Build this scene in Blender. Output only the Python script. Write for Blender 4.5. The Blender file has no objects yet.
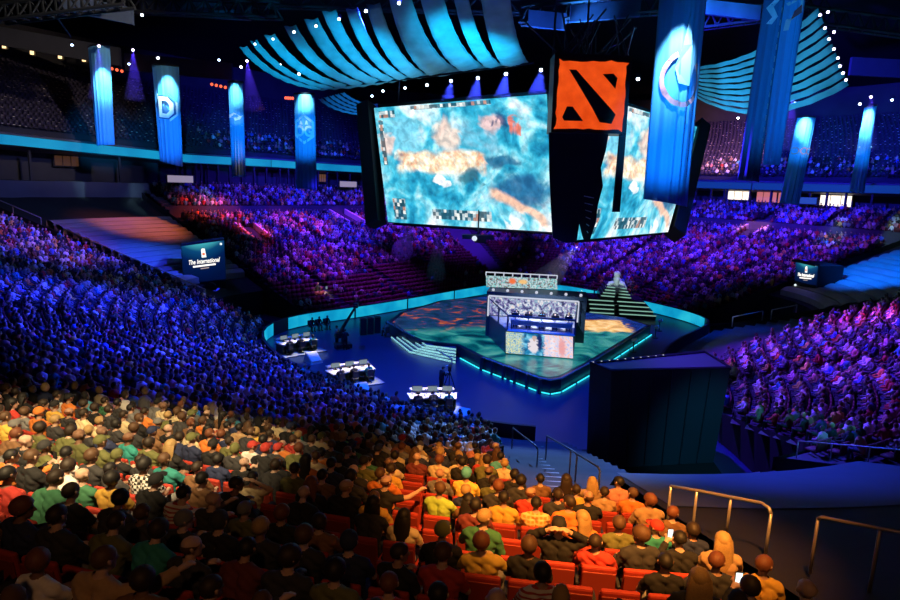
import bpy, bmesh, math, random
import numpy as np
from mathutils import Vector, Matrix
random.seed(7); rng = np.random.default_rng(7)
scn = bpy.context.scene; COL = scn.collection
PI = math.pi
# ---------------------------------------------------------------- camera model (metres; camera over x=y=0, looking along +Y)
F = 625.0; PITCH = math.radians(10.4); ROLL = math.radians(2.0); H = 13.5
def ray(x, y):
    u = (x-450)/F; v = (y-300)/F
    U = u*math.cos(ROLL)+v*math.sin(ROLL); V = -u*math.sin(ROLL)+v*math.cos(ROLL)
    return np.array([U, math.cos(PITCH)-V*math.sin(PITCH), -math.sin(PITCH)-V*math.cos(PITCH)])
def at_z(x, y, z):
    d = ray(x, y); P = d*((z-H)/d[2]); return np.array([P[0], P[1], z])
def at_d(x, y, Y):
    d = ray(x, y); P = d*(Y/d[1]); return np.array([P[0], Y, H+P[2]])
def proj(P):
    P = np.asarray(P, float); X, Y, Z = P[..., 0], P[..., 1], P[..., 2]-H
    dep = Y*math.cos(PITCH)-Z*math.sin(PITCH); dep = np.where(dep > .2, dep, np.nan)
    U = X/dep; V = (-Y*math.sin(PITCH)-Z*math.cos(PITCH))/dep
    c, s = math.cos(ROLL), math.sin(ROLL)
    return 450+F*(U*c-V*s), 300+F*(U*s+V*c), dep
cam = bpy.data.cameras.new('camera'); cam.lens = 25.0; cam.sensor_width = 36.0; cam.clip_end = 600; cam.clip_start = .1
co = bpy.data.objects.new('camera', cam); COL.objects.link(co); scn.camera = co
R_ = Vector((1, 0, 0)); D_ = Vector((0, -math.sin(PITCH), -math.cos(PITCH))); F_ = Vector((0, math.cos(PITCH), -math.sin(PITCH)))
xi = R_*math.cos(ROLL)-D_*math.sin(ROLL); yi = -(R_*math.sin(ROLL)+D_*math.cos(ROLL)); zi = -F_
co.matrix_world = Matrix(((xi.x, yi.x, zi.x, 0), (xi.y, yi.y, zi.y, 0), (xi.z, yi.z, zi.z, H), (0, 0, 0, 1)))
scn.view_settings.view_transform = 'Standard'; scn.view_settings.look = 'None'; scn.view_settings.gamma = 1.0
scn.view_settings.exposure = 0.0
scn.cycles.use_denoising = True
scn.cycles.max_bounces = 4; scn.cycles.diffuse_bounces = 2; scn.cycles.glossy_bounces = 2; scn.cycles.transparent_max_bounces = 6
scn.cycles.sample_clamp_indirect = 3.0; scn.cycles.use_light_tree = True; scn.cycles.volume_bounces = 0
w = bpy.data.worlds.new('world'); scn.world = w; w.use_nodes = True
w.node_tree.nodes['Background'].inputs[0].default_value = (.10, .16, .5, 1); w.node_tree.nodes['Background'].inputs[1].default_value = .006

# ---------------------------------------------------------------- materials
MATS = {}
def mat(name, col=(.5, .5, .5), rough=.6, metal=0., emit=None, es=0., objcol=False, attr=None, noise=None, alpha=None, trans=0.):
    if name in MATS: return MATS[name]
    m = bpy.data.materials.new(name); m.use_nodes = True; MATS[name] = m
    nt = m.node_tree; b = nt.nodes['Principled BSDF']
    b.inputs['Base Color'].default_value = (*col, 1); b.inputs['Roughness'].default_value = rough; b.inputs['Metallic'].default_value = metal
    src = None
    if objcol: src = nt.nodes.new('ShaderNodeObjectInfo').outputs['Color']
    if attr:
        a = nt.nodes.new('ShaderNodeAttribute'); a.attribute_name = attr; src = a.outputs['Color']
    if noise:                       # (scale, amount): mottled cloth / worn surface
        n = nt.nodes.new('ShaderNodeTexNoise'); n.inputs['Scale'].default_value = noise[0]; n.inputs['Detail'].default_value = 4
        tc = nt.nodes.new('ShaderNodeTexCoord'); nt.links.new(tc.outputs['Object'], n.inputs['Vector'])
        mr = nt.nodes.new('ShaderNodeMapRange'); mr.inputs['To Min'].default_value = 1-noise[1]; mr.inputs['To Max'].default_value = 1+noise[1]
        nt.links.new(n.outputs['Fac'], mr.inputs['Value'])
        mx = nt.nodes.new('ShaderNodeMix'); mx.data_type = 'RGBA'; mx.blend_type = 'MULTIPLY'; mx.inputs[0].default_value = 1
        if src is None: mx.inputs[6].default_value = (*col, 1)
        else: nt.links.new(src, mx.inputs[6])
        cb = nt.nodes.new('ShaderNodeCombineColor')
        for i in range(3): nt.links.new(mr.outputs[0], cb.inputs[i])
        nt.links.new(cb.outputs[0], mx.inputs[7]); src = mx.outputs[2]
    if src is not None: nt.links.new(src, b.inputs['Base Color'])
    if emit:
        b.inputs['Emission Color'].default_value = (*emit, 1); b.inputs['Emission Strength'].default_value = es
    if trans: b.inputs['Transmission Weight'].default_value = trans; b.inputs['IOR'].default_value = 1.02
    return m

# ---------------------------------------------------------------- mesh builder
class MB:
    def __init__(s): s.v = []; s.f = []; s.m = []; s.uv = None; s.n = 0
    def add(s, v, f, mi=0):
        v = np.asarray(v, float).reshape(-1, 3); s.v.append(v)
        s.f += [tuple(i+s.n for i in q) for q in f]; s.m += [mi]*len(f); s.n += len(v); return s
    def box(s, c, size, rz=0., mi=0):
        a = np.array([(x, y, z) for z in (-.5, .5) for y in (-.5, .5) for x in (-.5, .5)])*np.array(size)
        k, q = math.cos(rz), math.sin(rz)
        a = np.stack([a[:, 0]*k-a[:, 1]*q, a[:, 0]*q+a[:, 1]*k, a[:, 2]], 1)+np.array(c)
        return s.add(a, [(0, 2, 3, 1), (4, 5, 7, 6), (0, 1, 5, 4), (2, 6, 7, 3), (0, 4, 6, 2), (1, 3, 7, 5)], mi)
    def tube(s, pts, r, n=8, mi=0):
        pts = [np.array(p, float) for p in pts]; rr = r if hasattr(r, '__len__') else [r]*len(pts)
        v = []; f = []
        for i, p in enumerate(pts):
            t = pts[min(i+1, len(pts)-1)]-pts[max(i-1, 0)]; t = t/(np.linalg.norm(t)+1e-9)
            a = np.cross(t, (0, 0, 1.) if abs(t[2]) < .9 else (1., 0, 0)); a /= np.linalg.norm(a); b = np.cross(t, a)
            for j in range(n):
                th = 2*PI*j/n; v.append(p+rr[i]*(a*math.cos(th)+b*math.sin(th)))
        for i in range(len(pts)-1):
            for j in range(n):
                f.append((i*n+j, i*n+(j+1) % n, (i+1)*n+(j+1) % n, (i+1)*n+j))
        f.append(tuple(range(n))[::-1]); f.append(tuple((len(pts)-1)*n+j for j in range(n)))
        return s.add(v, f, mi)
    def hexa(s, bot, top, mi=0):      # bot, top: 4 points each, same order (counter clockwise)
        v = list(bot)+list(top); n = len(bot)
        f = [tuple(range(n))[::-1], tuple(range(n, 2*n))]+[(i, (i+1) % n, n+(i+1) % n, n+i) for i in range(n)]
        return s.add(v, f, mi)
    def slab(s, quad, th, mi=0):      # flat polygon given thickness th along its normal (backwards)
        q = [np.array(p, float) for p in quad]; nrm = np.cross(q[1]-q[0], q[-1]-q[0]); nrm /= np.linalg.norm(nrm)
        return s.hexa([p-nrm*th for p in q], q, mi)
    def grid(s, P, mi=0):             # P[i][j] points
        P = np.asarray(P, float); a, b = P.shape[:2]
        return s.add(P.reshape(-1, 3), [(i*b+j, i*b+j+1, (i+1)*b+j+1, (i+1)*b+j) for i in range(a-1) for j in range(b-1)], mi)
    def ball(s, c, r, n=10, m=7, mi=0):
        r = np.array(r if hasattr(r, '__len__') else (r, r, r)); v = [np.array(c)+r*(0, 0, -1)]
        for i in range(1, m):
            ph = PI*i/m-PI/2
            for j in range(n): v.append(np.array(c)+r*np.array((math.cos(ph)*math.cos(2*PI*j/n), math.cos(ph)*math.sin(2*PI*j/n), math.sin(ph))))
        v.append(np.array(c)+r*(0, 0, 1)); f = []
        for j in range(n): f.append((0, 1+(j+1) % n, 1+j))
        for i in range(m-2):
            for j in range(n): f.append((1+i*n+j, 1+i*n+(j+1) % n, 1+(i+1)*n+(j+1) % n, 1+(i+1)*n+j))
        L = len(v)-1
        for j in range(n): f.append((L, 1+(m-2)*n+j, 1+(m-2)*n+(j+1) % n))
        return s.add(v, f, mi)
    def mesh(s, name, mats, origin=(0, 0, 0), smooth=False):
        me = bpy.data.meshes.new(name); v = np.concatenate(s.v)-np.array(origin)
        me.from_pydata(v.tolist(), [], s.f); me.update()
        for m in (mats if isinstance(mats, (list, tuple)) else [mats]): me.materials.append(m)
        if any(s.m): me.polygons.foreach_set('material_index', np.array(s.m, dtype=np.int32))
        if smooth: me.polygons.foreach_set('use_smooth', np.ones(len(me.polygons), dtype=bool))
        return me
    def build(s, name, mats, parent=None, origin=None, smooth=False):
        # origin: world point the object's origin sits at; for a child the parent's location
        if origin is None: origin = tuple(parent.location) if parent is not None else (0, 0, 0)
        o = bpy.data.objects.new(name, s.mesh(name, mats, origin, smooth)); COL.objects.link(o)
        if parent is not None:
            o.parent = parent
            o.location = np.array(origin)-np.array(abs_loc(parent))
        else: o.location = origin
        return o
def abs_loc(o):
    p = np.array(o.location)
    while o.parent is not None: o = o.parent; p = p+np.array(o.location)
    return p
def tag(o, label=None, cat=None, group=None, kind=None):
    if label: o['label'] = label
    if cat: o['category'] = cat
    if group: o['group'] = group
    if kind: o['kind'] = kind
    return o
def thing(name, label, cat, loc=(0, 0, 0), group=None, rz=0.):
    o = bpy.data.objects.new(name, None); COL.objects.link(o); o.location = loc; o.rotation_euler = (0, 0, rz)
    o.empty_display_size = .2
    return tag(o, label, cat, group)
def part(name, mb, mats, parent, smooth=False, label=None, kind=None):
    o = mb.build(name, mats, parent, origin=tuple(abs_loc(parent)), smooth=smooth)
    if label: o['label'] = label
    if kind: o['kind'] = kind
    return o
def mono(name, mb, mats, label, cat, group=None, kind=None, smooth=False):
    v = np.concatenate(mb.v); c = (v.min(0)+v.max(0))/2; c[2] = v[:, 2].min()
    return tag(mb.build(name, mats, None, origin=tuple(c), smooth=smooth), label, cat, group, kind)
def struct(name, mb, mats, label=None, cat=None):
    return tag(mb.build(name, mats), label, cat, None, 'structure')
def link_child(name, me, parent, loc=(0, 0, 0), color=None):
    o = bpy.data.objects.new(name, me); COL.objects.link(o); o.parent = parent; o.location = loc
    if color: o.color = (*color, 1)
    return o
def text_mesh(body, size, shear=0., extrude=.02, align='CENTER', bold=0.):
    cu = bpy.data.curves.new('t', 'FONT'); cu.body = body; cu.size = size; cu.shear = shear; cu.extrude = extrude; cu.offset = bold; cu.align_x = align; cu.align_y = 'CENTER'
    o = bpy.data.objects.new('t', cu); COL.objects.link(o); dg = bpy.context.evaluated_depsgraph_get(); dg.update()
    me = bpy.data.meshes.new_from_object(o.evaluated_get(dg))
    v = np.zeros(len(me.vertices)*3); me.vertices.foreach_get('co', v); v = v.reshape(-1, 3)
    f = [tuple(p.vertices) for p in me.polygons]
    bpy.data.objects.remove(o); bpy.data.curves.remove(cu); bpy.data.meshes.remove(me)
    return v, f
def frame_of(o, ex, ey):              # local (x right, y up, z out) -> world
    o = np.array(o, float); ex = np.array(ex, float); ex /= np.linalg.norm(ex); ey = np.array(ey, float)
    ey = ey-ex*(ex@ey); ey /= np.linalg.norm(ey); ez = np.cross(ex, ey)
    return lambda v: o+np.asarray(v)[:, :1]*ex+np.asarray(v)[:, 1:2]*ey+np.asarray(v)[:, 2:3]*ez
ORD = 'first second third fourth fifth sixth seventh eighth ninth tenth eleventh twelfth thirteenth fourteenth fifteenth sixteenth seventeenth eighteenth nineteenth twentieth'.split()
def ordn(i):
    if i < 20: return ORD[i]
    t, u = divmod(i+1, 10); tens = {2: 'twent', 3: 'thirt', 4: 'fort', 5: 'fift', 6: 'sixt'}[t]
    return tens+'ieth' if u == 0 else tens+'y-'+ORD[u-1]
def spot(name, loc, tgt, power, col, size=30., blend=.6, rad=.3):
    l = bpy.data.lights.new(name, 'SPOT'); l.energy = power; l.color = col; l.spot_size = math.radians(size); l.spot_blend = blend; l.shadow_soft_size = rad
    o = bpy.data.objects.new(name, l); COL.objects.link(o); o.location = loc
    o.rotation_euler = (Vector(tgt)-Vector(loc)).to_track_quat('-Z', 'Y').to_euler(); return o

# ---------------------------------------------------------------- node shorthand for the screens
class NT:
    def __init__(s, name):
        s.m = bpy.data.materials.new(name); MATS[name] = s.m; s.m.use_nodes = True; s.t = s.m.node_tree; s.b = s.t.nodes['Principled BSDF']
    def n(s, k, **kw):
        q = s.t.nodes.new(k)
        for a, b in kw.items(): setattr(q, a, b)
        return q
    def set(s, sock, v):
        if hasattr(v, 'is_linked') or hasattr(v, 'links'): s.t.links.new(v, sock)
        else: sock.default_value = v
    def mth(s, op, a, b=0., c=0.):
        q = s.n('ShaderNodeMath', operation=op); s.set(q.inputs[0], a); s.set(q.inputs[1], b); s.set(q.inputs[2], c); return q.outputs[0]
    def uv(s):
        q = s.n('ShaderNodeUVMap'); x = s.n('ShaderNodeSeparateXYZ'); s.t.links.new(q.outputs[0], x.inputs[0]); return q.outputs[0], x.outputs[0], x.outputs[1]
    def vec(s, x, y, z=0.):
        q = s.n('ShaderNodeCombineXYZ'); s.set(q.inputs[0], x); s.set(q.inputs[1], y); s.set(q.inputs[2], z); return q.outputs[0]
    def noise(s, v, sc, det=4., dist=0., col=False, rough=.5):
        q = s.n('ShaderNodeTexNoise'); s.set(q.inputs['Vector'], v); q.inputs['Scale'].default_value = sc; q.inputs['Detail'].default_value = det; q.inputs['Distortion'].default_value = dist; q.inputs['Roughness'].default_value = rough
        return q.outputs['Color' if col else 'Fac']
    def ramp(s, f, stops, interp='LINEAR'):
        q = s.n('ShaderNodeValToRGB'); s.set(q.inputs[0], f); cr = q.color_ramp; cr.interpolation = interp
        while len(cr.elements) < len(stops): cr.elements.new(.5)
        for e, (p, c) in zip(cr.elements, stops): e.position = p; e.color = (*c, 1) if len(c) == 3 else c
        return q.outputs[0]
    def mix(s, f, a, b, blend='MIX'):
        q = s.n('ShaderNodeMix', data_type='RGBA', blend_type=blend); s.set(q.inputs[0], f)
        for i, c in ((6, a), (7, b)): s.set(q.inputs[i], c if hasattr(c, 'links') else (*c, 1))
        return q.outputs[2]
    def box(s, u, v, u0, u1, v0, v1, soft=.01):   # soft-edged rectangle mask
        def band(x, a, b):
            q = s.n('ShaderNodeMapRange', interpolation_type='SMOOTHSTEP'); s.set(q.inputs[0], x); q.inputs[1].default_value = a-soft; q.inputs[2].default_value = a+soft
            r = s.n('ShaderNodeMapRange', interpolation_type='SMOOTHSTEP'); s.set(r.inputs[0], x); r.inputs[1].default_value = b+soft; r.inputs[2].default_value = b-soft
            return s.mth('MULTIPLY', q.outputs[0], r.outputs[0])
        return s.mth('MULTIPLY', band(u, u0, u1), band(v, v0, v1))
    def disc(s, u, v, cu, cv, ru, rv, soft=.2):
        a = s.mth('DIVIDE', s.mth('SUBTRACT', u, cu), ru); b = s.mth('DIVIDE', s.mth('SUBTRACT', v, cv), rv)
        d = s.mth('SQRT', s.mth('ADD', s.mth('ADD', s.mth('MULTIPLY', a, a), s.mth('MULTIPLY', b, b)), 1e-5))
        q = s.n('ShaderNodeMapRange', interpolation_type='SMOOTHSTEP'); s.set(q.inputs[0], d); q.inputs[1].default_value = 1+soft; q.inputs[2].default_value = 1-soft; return q.outputs[0]
    def cells(s, v, sc, col=True):
        q = s.n('ShaderNodeTexVoronoi', distance='CHEBYCHEV'); s.set(q.inputs['Vector'], v); q.inputs['Scale'].default_value = sc; q.inputs['Randomness'].default_value = .25
        return q.outputs['Color' if col else 'Distance']
    def glow(s, col, strength, rough=.4):
        s.b.inputs['Base Color'].default_value = (.01, .01, .01, 1); s.b.inputs['Roughness'].default_value = rough
        s.set(s.b.inputs['Emission Color'], col); s.b.inputs['Emission Strength'].default_value = strength; return s.m
def uv_quad(name, quad, th, matl, edge, parent):      # a flat panel with thickness; front face carries 0..1 UVs. quad = bl, br, tr, tl
    q = [np.array(p, float) for p in quad]; nrm = np.cross(q[1]-q[0], q[-1]-q[0]); nrm /= np.linalg.norm(nrm)
    mb = MB().add([p-nrm*th for p in q]+q, [(0, 2, 1), (0, 3, 2), (4, 5, 6), (4, 6, 7), (0, 1, 5, 4), (1, 2, 6, 5), (2, 3, 7, 6), (3, 0, 4, 7)])
    o = part(name, mb, [matl, edge], parent); me = o.data
    uvl = me.uv_layers.new(name='UVMap'); q = [(0, 0), (1, 0), (1, 1), (0, 1)]
    for p in me.polygons:
        front = all(me.loops[l].vertex_index >= 4 for l in p.loop_indices)
        p.material_index = 0 if front else 1
        for l in p.loop_indices: uvl.data[l].uv = q[me.loops[l].vertex_index % 4]
    return o
# ================================================================ the bowl
CP = np.array([(7,31),(2,31.6),(-2.5,34.2),(-7.5,38.0),(-12,42.7),(-15,48.5),(-15.6,53),(-13.8,57.5),(-9,62),(-2,70.5),(3,76.8),(8,81.5),(13.5,81.8),(18.5,77),(22.5,71),(25.5,65.5),(26,61),(23.5,57),(19.8,52.5),(16.8,47.5),(14.5,42),(13,37),(11,32.5)], float)
def spline(CP, n=30):
    out = []; N = len(CP)
    for i in range(N):
        p0, p1, p2, p3 = CP[i-1], CP[i], CP[(i+1) % N], CP[(i+2) % N]
        for j in range(n):
            t = j/n; out.append(.5*((2*p1)+(-p0+p2)*t+(2*p0-5*p1+4*p2-p3)*t*t+(-p0+3*p1-3*p2+p3)*t**3))
    return np.array(out)
C = spline(CP)
for _ in range(200): C = (np.roll(C, 1, 0)+2*C+np.roll(C, -1, 0))/4
T_ = np.roll(C, -1, 0)-np.roll(C, 1, 0); T_ /= np.linalg.norm(T_, axis=1)[:, None]
NV = np.stack([T_[:, 1], -T_[:, 0]], 1)
if ((C-C.mean(0))*NV).sum(1).mean() < 0: NV = -NV
SL = np.r_[0, np.cumsum(np.linalg.norm(np.diff(C, axis=0), axis=1))]; STOT = SL[-1]+np.linalg.norm(C[0]-C[-1])
def zb(k): return .3+.315*k
ROW0, ROWD = 1.0, .9
def bp(s, k, z=None):                       # bowl point: s metres along the boards, k metres outwards
    s = s % STOT; c = np.array([np.interp(s, np.r_[SL, STOT], np.r_[C[:, i], C[0, i]]) for i in (0, 1)])
    n = np.array([np.interp(s, np.r_[SL, STOT], np.r_[NV[:, i], NV[0, i]]) for i in (0, 1)]); n /= np.linalg.norm(n)
    p = c+n*k; return np.array([p[0], p[1], zb(k) if z is None else z])
def bn(s):
    s = s % STOT; n = np.array([np.interp(s, np.r_[SL, STOT], np.r_[NV[:, i], NV[0, i]]) for i in (0, 1)]); return n/np.linalg.norm(n)
def bgrid(s0, s1, ks, zs, ds=1.0):
    ss = np.linspace(s0, s1, max(2, int((s1-s0)/ds)+1)); return [[bp(s, k, z) for s in ss] for k, z in zip(ks, zs)]
m_concrete = mat('terrace_concrete', (.055, .055, .065), .85, noise=(1.2, .35))
m_dark = mat('black_drape', (.012, .012, .014), .8, noise=(.7, .4))
m_black = mat('black_metal', (.015, .015, .018), .45)
m_fascia = mat('fascia_panel', (.10, .10, .13), .6, noise=(.4, .3))
m_suite = mat('suite_interior', (.05, .045, .045), .8, noise=(.25, .6))
# right stands end along x = 15.2 beside the draped box, then along a fall line
def slim(k):
    if k >= 9.4: return 135.75
    ss = np.linspace(135.75, 118, 120)
    for s in ss:
        if bp(s, k)[0] >= 15.2: return s
    return 118.
# --- stepped terraces
def terrace(name, s0, s1, r0, r1):
    mb = MB(); prev = None; P = []
    for r in range(r0, r1+1):
        k = ROW0+ROWD*r; z = zb(k); P += [(k-.45, z), (k+.45, z)]
    ks = [p[0] for p in P]; zs = [p[1] for p in P]
    mb.grid(bgrid(s0, s1, ks, zs, .8)); return struct(name, mb, m_concrete)
terrace('terrace_near', 0.6, 34.85, 0, 34)
terrace('terrace_far_left', 39.3, 71, 0, 28); terrace('terrace_far_right', 72.2, 97.9, 0, 28)
mb = MB(); rows = []
for r in range(0, 35):
    k = ROW0+ROWD*r; rows += [[bp(s, k+h, zb(k)) for s in np.linspace(103.2, slim(k), 46)] for h in (-.45, .45)]
mb.grid(rows); struct('terrace_right', mb, m_concrete)
# raised back rows behind a low wall, far side
mb = MB()
P = [(26.35, zb(26)), (26.35, zb(26)+1.5)]+[q for r in range(7) for q in ((26.4+.95*r, zb(26)+1.0+.34*r), (27.35+.95*r, zb(26)+1.0+.34*r))]
mb.grid(bgrid(39.3, 98, [p[0] for p in P], [p[1] for p in P], 1.0)); struct('terrace_back', mb, m_concrete)
mb = MB(); mb.grid(bgrid(71, 72.2, list(np.arange(.5, 26.5, .45)), [zb(k) for k in np.arange(.5, 26.5, .45)], .5)); struct('trim_aisle', mb, mat('aisle_concrete', (.09, .09, .12), .8))
# --- arena floor
mb = MB(); q = [(c[0]+n[0]*.4, c[1]+n[1]*.4, 0) for c, n in zip(C[::4], NV[::4])]; mb.add(q, [tuple(range(len(q)))])
q2 = [(-80, -20, -.02), (80, -20, -.02), (80, 140, -.02), (-80, 140, -.02)]; mb.add(q2, [(0, 1, 2, 3)])
struct('floor', mb, mat('arena_floor', (.010, .028, .095), .36, noise=(.25, .25)))
# --- boards round the floor: dark, with LED faces on the far side
def board_run(s0, s1, z0=0, z1=1.2, th=.15, k=0.):
    mb = MB(); ss = np.linspace(s0, s1, max(2, int(abs(s1-s0)/1.2)+1))
    a = [[bp(s, k-th, z0) for s in ss], [bp(s, k-th, z1) for s in ss], [bp(s, k+.05, z1) for s in ss], [bp(s, k+.05, z0) for s in ss]]
    mb.grid(a); a0 = [r[0] for r in a]; a1 = [r[-1] for r in a]; mb.add(a0, [(0, 1, 2, 3)]); mb.add(a1, [(3, 2, 1, 0)]); return mb
m_board = mat('board_black', (.02, .02, .03), .5)
for nm, a, b in (('wall_near', 2.2, 30.9), ('wall_left', 34.3, 36.5), ('wall_right', 100.7, slim(0))): struct(nm, board_run(a, b), m_board)
nt = NT('led_cyan'); vec, u, v = nt.uv()
g = nt.noise(nt.n('ShaderNodeTexCoord').outputs['Object'], .35, 5)
led_cyan = nt.glow(nt.ramp(g, [(.25, (.0, .16, .42)), (.5, (.005, .36, .62)), (.75, (.03, .60, .75))]), 1.0)
leds = [(31.0, 34.2, 'small bright cyan LED board at the left bend of the floor'), (36.6, 44.6, 'cyan LED board behind the seated dark crew, left end of the far wall'), (44.7, 52, 'cyan LED board behind the camera crane on the far wall'),
        (52.1, 60.2, 'long cyan LED board left of the booth, touching its left edge in view'), (71, 77, 'cyan LED board right behind the booth roof'), (77.1, 83, 'cyan LED board left of the trophy steps'), (83.1, 90.2, 'cyan LED board right of the trophy steps'), (90.3, 100.6, 'rightmost cyan LED board, by the right tunnel')]
leds.insert(4, (60.3, 70.9, 'cyan LED board hidden mostly behind the booth banner'))
for a, b, lab in leds:
    t = thing('led_board', lab, 'LED board', bp((a+b)/2, 0, 0), 'cyan LED boards round the floor')
    part('casing', board_run(a, b, th=.12), m_board, t)
    mb = MB(); ss = np.linspace(a+.05, b-.05, max(2, int((b-a)/1.2)+1)); mb.grid([[bp(s, -.14, .08) for s in ss], [bp(s, -.14, 1.14) for s in ss]]); part('led_face', mb, led_cyan, t)
# --- corner tunnels: side walls and sloping covered slabs over the seats
nt = NT('seat_tarp_left'); tc = nt.n('ShaderNodeTexCoord').outputs['Object']
m_tarp = mat('seat_tarp', (.30, .26, .24), .75, noise=(.5, .25))
def tarp_strips(nm, s0, s1, k0, k1, lab, grp, count):
    for i in range(count):
        ka = k0+(k1-k0)*i/count; kb = k0+(k1-k0)*(i+1)/count-.18
        mb = MB(); ks = np.linspace(ka, kb, 5); ss = np.linspace(s0, s1, 9)
        hump = [.52+.12*math.sin(PI*j/4) for j in range(5)]
        top = [[bp(s, k, zb(k)+h) for s in ss] for k, h in zip(ks, hump)]; low = [[bp(s, k, zb(k)-.05) for s in ss] for k in (ks[0], ks[-1])]
        mb.grid([low[0]]+top+[low[1]])
        mono(nm, mb, m_tarp, lab.format(ordn(i)), 'tarpaulin', grp, smooth=False)
tarp_strips('seat_cover', 35.3, 39.1, 10.0, 25.5, '{} cover strip up from the left sign, drawn over seats', 'covers over the seats behind the left sign', 14)
tarp_strips('seat_cover', 98.6, 102.9, 9.5, 25, '{} cover strip up from the right sign, drawn over seats', 'covers over the seats behind the right sign', 12)
mb = MB()
for s0, s1, k0 in ((34.9, 39.25, 7.), (97.95, 103.15, 9.)):
    mb.grid(bgrid(s0, s1, [k0, k0, 34], [0, zb(k0)-.1, zb(34)-.1]))
struct('wall_tunnel', mb, m_dark)
mb = MB()
for s in (34.87, 39.28, 97.95, 103.15):
    ks = np.linspace(.2, 34, 20); mb.grid([[bp(s, k, 0) for k in ks], [bp(s, k, zb(k)+.55) for k in ks]])
struct('wall_section_sides', mb, m_dark)
# --- dark draped void right of the near block, with its lit landing
mb = MB()
ks = [0.0, 0.3, 9.4, 9.6, 12.4, 12.5]+list(np.linspace(13.2, 34, 12)); zs = [0, .02, .05, 2.95, 3.05, 4.2]+[zb(k)+.45 for k in np.linspace(13.2, 34, 12)]
def void_s(k): return slim(k)
rows = []
for k, z in zip(ks, zs):
    ss = np.linspace(void_s(k), STOT+1.3, 18); r = []
    for s in ss:
        p = bp(s, k, z); r.append(p)
    rows.append(r)
mb.grid(rows); struct('wall_void_drape', mb, mat('void_drape', (.010, .007, .006), .85, noise=(.5, .5)))
m_land = mat('landing_carpet', (.06, .06, .10), .6, noise=(.8, .3))
mb = MB(); ss = np.linspace(135.8, STOT+1.2, 16); mb.grid([[bp(s, k, z) for s in ss] for k, z in ((9.5, 2.99), (11, 3.05), (12.4, 3.1))]); mb.grid([[bp(s, k, zb(k)+.48) for s in ss] for k in np.linspace(12.55, 17.5, 6)]); struct('floor_landing', mb, m_land)  # second grid: paler sheet over the drape slope, added so the blue light shows
mb = MB(); ks = np.linspace(9.3, 34, 30); mb.grid([[bp(135.78, k, 0) for k in ks], [bp(135.78, k, zb(k)+.25) for k in ks]]); ks = np.linspace(0, 9.38, 14); mb.grid([[bp(slim(k), k, 0) for k in ks], [bp(slim(k), k, zb(k)+.25) for k in ks]]); sa = np.linspace(slim(9.3), 135.8, 8); mb.grid([[bp(s, 9.4, 0) for s in sa], [bp(s, 9.4, zb(9.4)+.25) for s in sa]]); struct('wall_void_side', mb, m_dark)
# --- stair beside the near block
m_step = mat('stair_tread', (.42, .45, .55), .6)
mb = MB(); i = 0
for r in range(0, 20):
    for h in (0, 1):
        k = ROW0+ROWD*r+.225-.45*h*1+(.0); z = zb(ROW0+ROWD*r)-(.142 if h else 0)
        Y = 31.3-(ROW0+ROWD*r)+(.225 if h else -.225)
        mb.box((3.05, Y, z-.03), (1.9, .30, .2))
struct('trim_stairs', mb, m_step)
mb = MB(); ks = np.arange(0, 19); mb.grid([[(x, 31.5-k, max(0, zb(k)-.3)) for k in ks] for x in (2.0, 4.95)]); struct('floor_stairs_base', mb, m_dark)
# --- back wall, suites, ribbon, upper tier
S0, S1 = 22., 122.
def ribz(s): return np.interp(s, [36, 41.5, 60, 69, 76, 93], [16.6, 15.75, 15.75, 15.6, 15.0, 14.9])
zt = zb(26)+1.0+.34*6
mb = MB(); ss = np.linspace(S0, S1, 140)
mb.grid([[bp(s, 33.2, 9.5) for s in ss], [bp(s, 33.2, zt+.9) for s in ss]]); struct('wall_back_lower', mb, m_fascia)
mb = MB(); mb.grid([[bp(s, 33.2, zt+.9) for s in ss], [bp(s, 37.5, zt+.9) for s in ss], [bp(s, 37.5, 16.2) for s in ss]]); struct('wall_suites', mb, m_suite)
mb = MB(); mb.grid([[bp(s, 37.5, ribz(s)-.9) for s in ss], [bp(s, 34.1, ribz(s)-.62) for s in ss], [bp(s, 34.1, ribz(s)+.75) for s in ss], [bp(s, 35.2, ribz(s)+.9) for s in ss]]); struct('trim_balcony', mb, m_fascia)
# suite dividing piers
mb = MB()
for s in np.concatenate([np.arange(30, 62, 2.2), np.arange(62, 82, .9), np.arange(82, 110, 1.8)]):
    p = bp(s, 34.4, zt+.9); mb.box(p+np.array([0, 0, 1.6]), (.25, .25, 3.2), math.atan2(bn(s)[1], bn(s)[0]))
struct('column_suites', mb, m_suite)
def lit(nm, c, e): return mat(nm, (.02, .02, .02), .5, emit=c, es=e)
m_suite_lit = {'warm': lit('suite_warm', (1., .62, .30), 1.3), 'pink': lit('suite_pink', (.9, .25, .30), .6), 'white': lit('suite_white', (1, .85, .7), 1.6), 'dim': lit('suite_dim', (.5, .22, .12), .25), 'faint': lit('suite_faint', (.5, .20, .08), .10)}
ribg = NT('ribbon_led'); tc = ribg.n('ShaderNodeTexCoord').outputs['Object']
m_rib = ribg.glow(ribg.ramp(ribg.noise(tc, .12, 3), [(.3, (.0, .16, .42)), (.6, (.01, .36, .66)), (.8, (.02, .46, .70))]), .9)
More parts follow.
